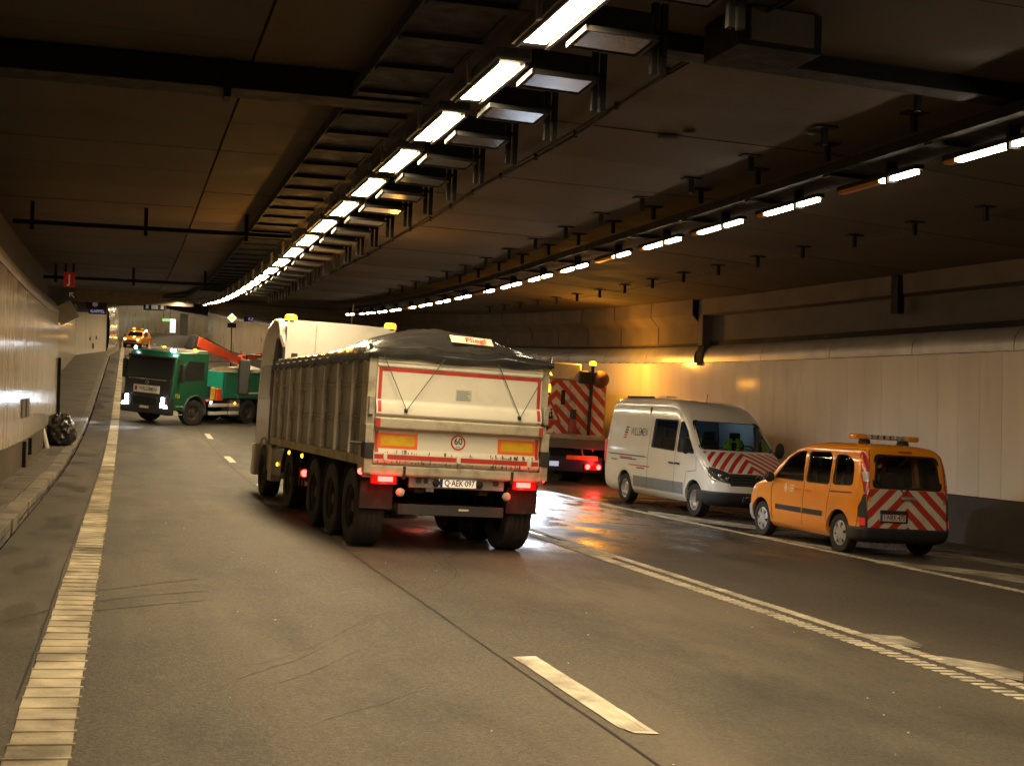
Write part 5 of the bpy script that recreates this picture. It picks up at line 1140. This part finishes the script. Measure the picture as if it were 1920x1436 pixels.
    bar(root, 'body_front', mat('body_turquoise', (.01, .30, .22), .4), -1.18, 1.18, -1.76, -1.70, 1.12, 2.2); bar(root, 'body_floor', chassis, -1.18, 1.18, -6.4, -1.7, 1.05, 1.12)
    b = MB(); b.sheet(lambda u, v: Vector((-1.15+2.3*u, -6.3+4.5*v, 1.9+.35*math.sin(math.pi*u)+.12*math.sin(v*9+u*4)+random.uniform(-.03, .03))), 14, 20); ld = b.build('spoil_heap', mat('spoil_earth', (.16, .125, .085), .95, var=.4, scale=6, bump=.5, bscale=10)); ld.matrix_world = root.matrix_world.copy(); tag(ld, 'heap of brown spoil loaded in the green truck body', 'spoil')
    b = MB(); b.sheet(lambda u, v: Vector((-.9+1.2*u, -4.9+1.1*v, 2.32+.22*math.sin(math.pi*u)*math.sin(math.pi*v)+.03*math.sin(u*14))), 8, 8); bg_ = b.build('white_sack', mat('sack_white', (.75, .73, .68), .7, bump=.4, bscale=6)); bg_.matrix_world = root.matrix_world.copy(); tag(bg_, 'white bulk sack lying on the spoil in the green truck', 'sack')
    return root
green_truck()

# ================================================================ MAINTENANCE TRUCK BY THE WALL
def works_truck():
    root = empty('works_truck', frame(12.12, 35.0, -2)); tag(root, 'road works truck with dirty red and white chevron rear and roadworks warning triangle', 'truck')
    cream = mat('dirty_cream', (.42, .37, .29), .6, var=.25, scale=2, dirt=(.09, .07, .05), damt=.45, dscale=2); navy = mat('navy_chassis', (.012, .018, .05), .5, var=.2)
    chv = chevron_mat('chevron_works', -.35, .95, .40, .2, (.62, .57, .49), (.48, .04, .025), dirt=.75)
    b = MB(); b.prism([(0, 1.30), (0, 3.0), (.12, 3.12), (6.5, 3.15), (6.5, 1.30)], 'X', -1.22, 1.22); b.build('body', cream, root, bevel=.04)
    b = MB(); b.add([(x, -.012, z) for z in (1.47, 3.0) for x in (-1.18, 1.18)], [(0, 1, 3, 2)]); b.build('rear_chevrons', chv, root)
    bar(root, 'rear_lip', cream, -1.25, 1.25, -.14, .1, 1.32, 1.46, .03); bar(root, 'rear_apron', mat('apron_grey', (.10, .095, .085), .7, var=.2), -1.26, 1.26, -.22, -.02, 1.06, 1.32, .02)
    bar(root, 'top_box', cream, -1.2, .35, -.06, .3, 3.02, 3.50, .03); bar(root, 'motor_block', chassis, .3, .66, -.14, .3, 2.95, 3.32, .05)
    b = MB(); b.sphere((.98, -.02, 3.10), .26, 14); b.build('hose_drum', mat('drum_rust', (.12, .045, .025), .7, var=.3), root); bar(root, 'pole', chassis, .66, .74, -.10, -.03, 1.45, 3.45, .01); beacon(root, (.70, -.06, 3.45), .10, 380)
    bar(root, 'light_slot', seam, -.20, -.08, -.03, -.005, 2.30, 2.72, .01); b = MB(); b.tube([(.18, -.09, 1.50), (.18, -.09, 1.90)], .12, 12); b.build('gas_bottle', mat('bottle_red', (.22, .035, .03), .5, var=.3), root); b = MB(); b.tube([(.18, -.09, 1.90), (.18, -.09, 2.18)], .09, 10); b.build('bottle_cap', chassis, root)
    tri = lambda r: [(-.52+r*math.sin(a), 2.0+r*math.cos(a)) for a in (0, 2*math.pi/3, 4*math.pi/3)]
    def flat(poly, y, name, m_, par): b = MB(); b.add([(x, y, z) for x, z in poly], [tuple(range(len(poly)))]); return b.build(name, m_, par)
    sg_ = flat(rounded(tri(.44), .06), -.018, 'warning_triangle', redpaint, root); flat(rounded(tri(.30), .03), -.022, 'triangle_field', platew, sg_)
    flat([(-.62, 1.86), (-.54, 1.98), (-.42, 1.86)], -.026, 'dirt_pile', inkm, sg_)
    b = MB(); Y_ = -.028
    for pts, r_ in ((((-.47, 1.88), (-.46, 1.98), (-.47, 2.08)), .022), (((-.47, 2.08), (-.53, 2.02), (-.57, 1.94)), .014), (((-.40, 1.86), (-.45, 1.98)), .016)): b.tube([(x, Y_, z) for x, z in pts], r_, 6)
    b.sphere((-.475, Y_, 2.135), .03, 8); b.build('worker_symbol', inkm, sg_)
    bar(root, 'direction_arrow', inkm, -1.0, -.42, -.02, -.012, 1.60, 1.63); flat([(-.62, 1.53), (-.50, 1.615), (-.62, 1.70)][::-1], -.02, 'arrow_head', inkm, root)
    bar(root, 'rear_bumper', navy, -1.2, 1.2, -.10, .1, .38, .82, .03); bar(root, 'orange_board', omark, .05, 1.02, -.13, -.10, .74, .86)
    pl = bar(root, 'number_plate', emis('plate_blue_lit', (.55, .72, 1), .5, (.6, .6, .6)), -.95, -.18, -.13, -.10, .53, .67, .005)
    for sg in (-1, 1):
        tl_ = bar(root, 'tail_lamp', redlamp, min(sg*.62, sg*1.15), max(sg*.62, sg*1.15), -.13, -.10, .46, .64, .01); lens(tl_, 'brake_light', (sg*.72, -.135, .55), .075, redon, 'Y', -.02); lens(tl_, 'brake_light', (sg*1.06, -.135, .55), .07, redon, 'Y', -.02)
        wheel(root, sg*1.02, 1.7, .52, .34, .29, 'truck'); wheel(root, sg*.67, 1.7, .52, .34, .29, 'truck'); bar(root, 'frame_rail', navy, sg*.45-.06, sg*.45+.06, .1, 8.0, .7, .95); wheel(root, sg*1.02, 6.9, .52, .34, .29, 'truck')
    b = MB(); b.tube([Vector((.70, -.08, 1.0))+Vector((.17*math.cos(a), 0, .17*math.sin(a))) for a in [2*math.pi*k/16*.8 for k in range(17)]], .018, 6); b.build('air_hose', mat('hose_pale', (.35, .33, .28), .5), root)
    bar(root, 'cab', mat('cab_orange', (.6, .2, .02), .4), -1.2, 1.2, 6.6, 8.6, .9, 2.9, .1); beacon(root, (-1.2, -.05, 2.75), .06, 20)
    wl = bar(root, 'unseen_lamp', dkplastic, -1.36, -1.16, -.12, -.02, 1.46, 1.64, .01); bar(wl, 'lamp_face', emis('unseen_lamp_lit', (.75, .88, 1), 120), -1.34, -1.18, -.13, -.12, 1.48, 1.62)  # hidden lamp and beam added here to make the wet-road glare, source guessed
    spot(root, (-1.26, -.22, 1.55), (-2.6, -5.2, 0), 6500, (.75, .87, 1), 30, .8)
    l = bpy.data.lights.new('brake_glow', 'POINT'); l.energy = 26; l.color = (1, .03, .03); l.shadow_soft_size = .1; lo = bpy.data.objects.new('brake_glow', l); col.objects.link(lo); lo.parent = root; lo.location = (.9, -.3, .68)
    return root
works_truck()

# ================================================================ FAR ORANGE PICKUP, CONES
def pickup():
    root = empty('orange_pickup', frame(.95, 135.5, 180+14)); tag(root, 'far orange patrol pickup with lit headlamps and amber beacon beyond the green truck', 'pickup')
    lv = [(.30, -2.3, 2.25, .80, .1, .4, .15), (.5, -2.45, 2.45, .90, .1, .4, .18), (.85, -2.45, 2.40, .91, .1, .35, .17), (1.02, -2.43, 2.15, .90, .1, .3, .15), (1.10, -2.40, 1.35, .89, .1, .2, .13), (1.16, -2.35, 1.15, .87, .1, .16, .12), (1.45, -2.1, .75, .78, .15, .14, .1), (1.66, -1.8, .35, .70, .2, .15, .08), (1.72, -1.5, .1, .5, .2, .2, .05)]
    sh = Shell(lv, .06); sh.mesh('body', orangep, root); fr = sh.front(); dg = MATS['dark_glass']
    patch(rounded([(-.74, 1.17), (-.62, 1.60), (.62, 1.60), (.74, 1.17)], .06), fr, 'windscreen', dg, root, .2, .1, .006)
    for sg in (-1, 1):
        patch([(-1.0, 1.18), (-.9, 1.58), (.2, 1.58), (.7, 1.18)], sh.side(sg), 'side_window', dg, root, .2, .1, .006); p = fr(sg*.62, .84, .03); b = MB(); b.sphere(p, .10, 10); b.build('head_lamp', emis('warm_headlamp', (1, .62, .2), 14), root)
        for y in (-1.45, 1.45): wheel(root, sg*.80, y, .36, .24, .22, 'van')
        b = MB(); b.sphere((sg*1.0, .95, 1.2), .1, 8); b.build('side_mirror', dkplastic, root)
    patch([(-.6, .55), (-.6, .78), (.6, .78), (.6, .55)], fr, 'grille', dkplastic, root, .2, .1, .01); sh.band(.31, .52, lambda c: c.y > 1.6, .012, 'front_bumper', dkplastic, root); number_plate(root, lambda u, v, o: fr(-u, .45+v, .03+o), '', .5, .11)
    bar(root, 'roof_bar', dkplastic, -.6, .6, -.3, -.1, 1.74, 1.80); beacon(root, (.42, -.2, 1.80), .13, 60); beacon(root, (-.42, -.2, 1.80), .10, None, False); lens(root, 'side_lamp', (-.8, -.2, 1.75), .10, whiteon, 'Y', .05)
    return root
pickup()
orc = mat('cone_orange', (.80, .17, .02), .5); whc = mat('cone_white', (.8, .78, .72), .4)
def cone(px_, s, lab, main, second, h=.75):
    r_ = ray(px_, 660); root = empty('traffic_cone', frame(r_.x*s, s)); tag(root, lab, 'cone')
    b = MB(); b.box(-.2, .2, -.2, .2, 0, .04); b.build('base', dkplastic, root, bevel=.01); b = MB(); b.lathe([(.15, .04), (.03, h), (.002, h+.01)], 16, 'Z'); bd = b.build('body', main, root)
    for z in (.3, .52): R0 = .15-.12*(z-.04)/(h-.04); b = MB(); b.lathe([(R0+.004, z), (R0-.018+.004, z+.12)], 16, 'Z'); b.build('sleeve', second, bd)
cone(279, 128, 'orange traffic cone standing beside the far orange pickup', orc, whc, 1.0); cone(301, 112, 'white traffic cone on the road behind the green truck cab', whc, mat('cone_sleeve', (.5, .5, .5), .4), 1.2); cone(331, 100, 'orange traffic cone behind the green truck crane', orc, whc, .9)

# ================================================================ BIN BAG, BOARD
b = MB(); c = Wr(-1.78, 39.3, .10)
def bag(u, v):
    a = 2*math.pi*u; p = math.pi*v; k = 1+.10*math.sin(3*a+2*p)+.07*math.sin(6*a-4*p)+.04*math.sin(11*a+9*p); r_ = (.50*math.sin(p)**.7)*k
    return c+Vector((r_*math.cos(a)*.85, r_*math.sin(a)*1.2, max(0, .42-.46*math.cos(p)*(1+.1*math.sin(7*a)))))
b.sheet(bag, 48, 26); tag(b.build('bin_bag', mat('bag_plastic', (.012, .012, .013), .18, spec=.7, bump=.8, bscale=7), angle=25), 'crumpled shiny black bin bag on the footway against the wall end', 'bag')
b = MB(); p = Wr(-2.02, 37.6, .10); b.box(-.04, .04, -.30, .30, 0, .88, Matrix.Translation(p) @ Matrix.Rotation(R(-14), 4, 'Y')); tag(b.build('white_board', mat('board_white', (.62, .58, .50), .6, var=.1), bevel=.02), 'white board leaning on the wall beside the black bin bag', 'board')

# ================================================================ SIGNS
def at(px_, py_, s): r_ = ray(px_, py_); return Vector((r_.x*s, s, ZC+r_.z*s))
def sign(name, label, px_, py_, s, wd, ht, m_, txt=None, tm=None, size=None, hang=True, squash=1., cat='sign', post=None):
    root = empty(name, Matrix.Translation(at(px_, py_, s))); tag(root, label, cat); bar(root, 'board', m_, -wd/2, wd/2, 0, .08, -ht/2, ht/2, .01)
    if txt: lettering(txt, size, lambda u, v: Vector((u, -.006, v)), tm, root, squash, 'lettering', .004)
    top = prof(s)+ceil_h(root.location.x)-root.location.z
    if hang:
        for x in (-wd*.35, wd*.35): bar(root, 'hanger', blackm, x-.03, x+.03, .02, .07, ht/2, top)
    return root
redsign = mat('red_sign', (.55, .02, .025), .45, emit=(1, .03, .03), estr=.02); whiteink = mat('white_ink', (.8, .78, .74), .5, emit=(1, .9, .8), estr=.04)
r = sign('letter_sign', 'red square sign with a white letter J hanging by the left wall', 130, 524, 37.8, .30, .40, redsign, 'J', whiteink, .34)
bar(r, 'lower_board', mat('board_dark', (.02, .03, .025), .5), -.18, .18, 0, .06, -.60, -.27); lettering('↖', .26, lambda u, v: Vector((.08+u, -.006, -.43+v)), whiteink, r, 1, 'arrow')
bluesign = mat('dark_blue_sign', (.02, .025, .09), .5); lilac = mat('lilac_ink', (.5, .5, .75), .5, emit=(.55, .55, 1), estr=.35)
sign('name_sign', 'dark blue place name sign KAPPEL above the recess end wall', 183, 584, 106, 1.35, .42, bluesign, 'KAPPEL', lilac, .32, False)
sign('name_sign', 'dark blue place name sign KAPPEL on the wall right of the yellow diamond', 479, 599, 108, 1.9, .42, bluesign, 'KAPPEL', lilac, .36, False)
r = sign('signal_panel', 'dark traffic panel with white symbol hanging above the recess', 181, 573, 103, 1.5, .55, mat('panel_maroon', (.05, .012, .012), .5), None); b = MB(); b.lathe([(.20, -.01), (.002, -.012)], 14, 'Y', (-.1, 0, .1)); b.build('symbol', whiteink, r)
r = sign('lane_signal', 'black lane signal box with pale screens hanging over the far lane', 290, 575, 92, 1.5, .52, seam, None)
for x, w_ in ((-.5, .09), (0, .22), (.5, .09)): bar(r, 'screen', mat('screen_grey', (.25, .28, .28), .3, emit=(.6, .7, .7), estr=.12), x-w_, x+w_, -.012, 0, -.16, .16)
r = empty('priority_sign', Matrix.Translation(at(435, 596, 100))); tag(r, 'glowing yellow diamond road sign on a post at the far right wall', 'sign')
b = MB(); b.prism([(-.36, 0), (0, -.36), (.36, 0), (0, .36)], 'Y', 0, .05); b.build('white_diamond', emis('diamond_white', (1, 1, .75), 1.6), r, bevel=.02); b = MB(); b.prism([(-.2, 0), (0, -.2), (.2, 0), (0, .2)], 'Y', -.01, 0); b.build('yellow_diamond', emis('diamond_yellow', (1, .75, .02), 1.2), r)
bar(r, 'black_box', seam, -.32, .32, 0, .1, -.75, -.40); bar(r, 'post', blackm, -.04, .04, .05, .12, road(r.location.x, 100)-r.location.z, .2)
r = sign('exit_sign', 'small lit green exit sign on the far tunnel bend', 313, 600, 190, 1.3, .4, emis('exit_green', (.4, 1, .25), .6), None, hang=True)
r = sign('added_glow_panel', 'tall pale glowing panel added for a bright blob in the far tunnel bend', 324, 611, 185, .75, 1.9, emis('panel_white', (.9, 1, .9), 1.3), None, hang=False); bar(r, 'leg', blackm, -.05, .05, .02, .06, road(r.location.x, 185)-r.location.z, -.9)  # glowing panel added in place of an unidentified bright blob
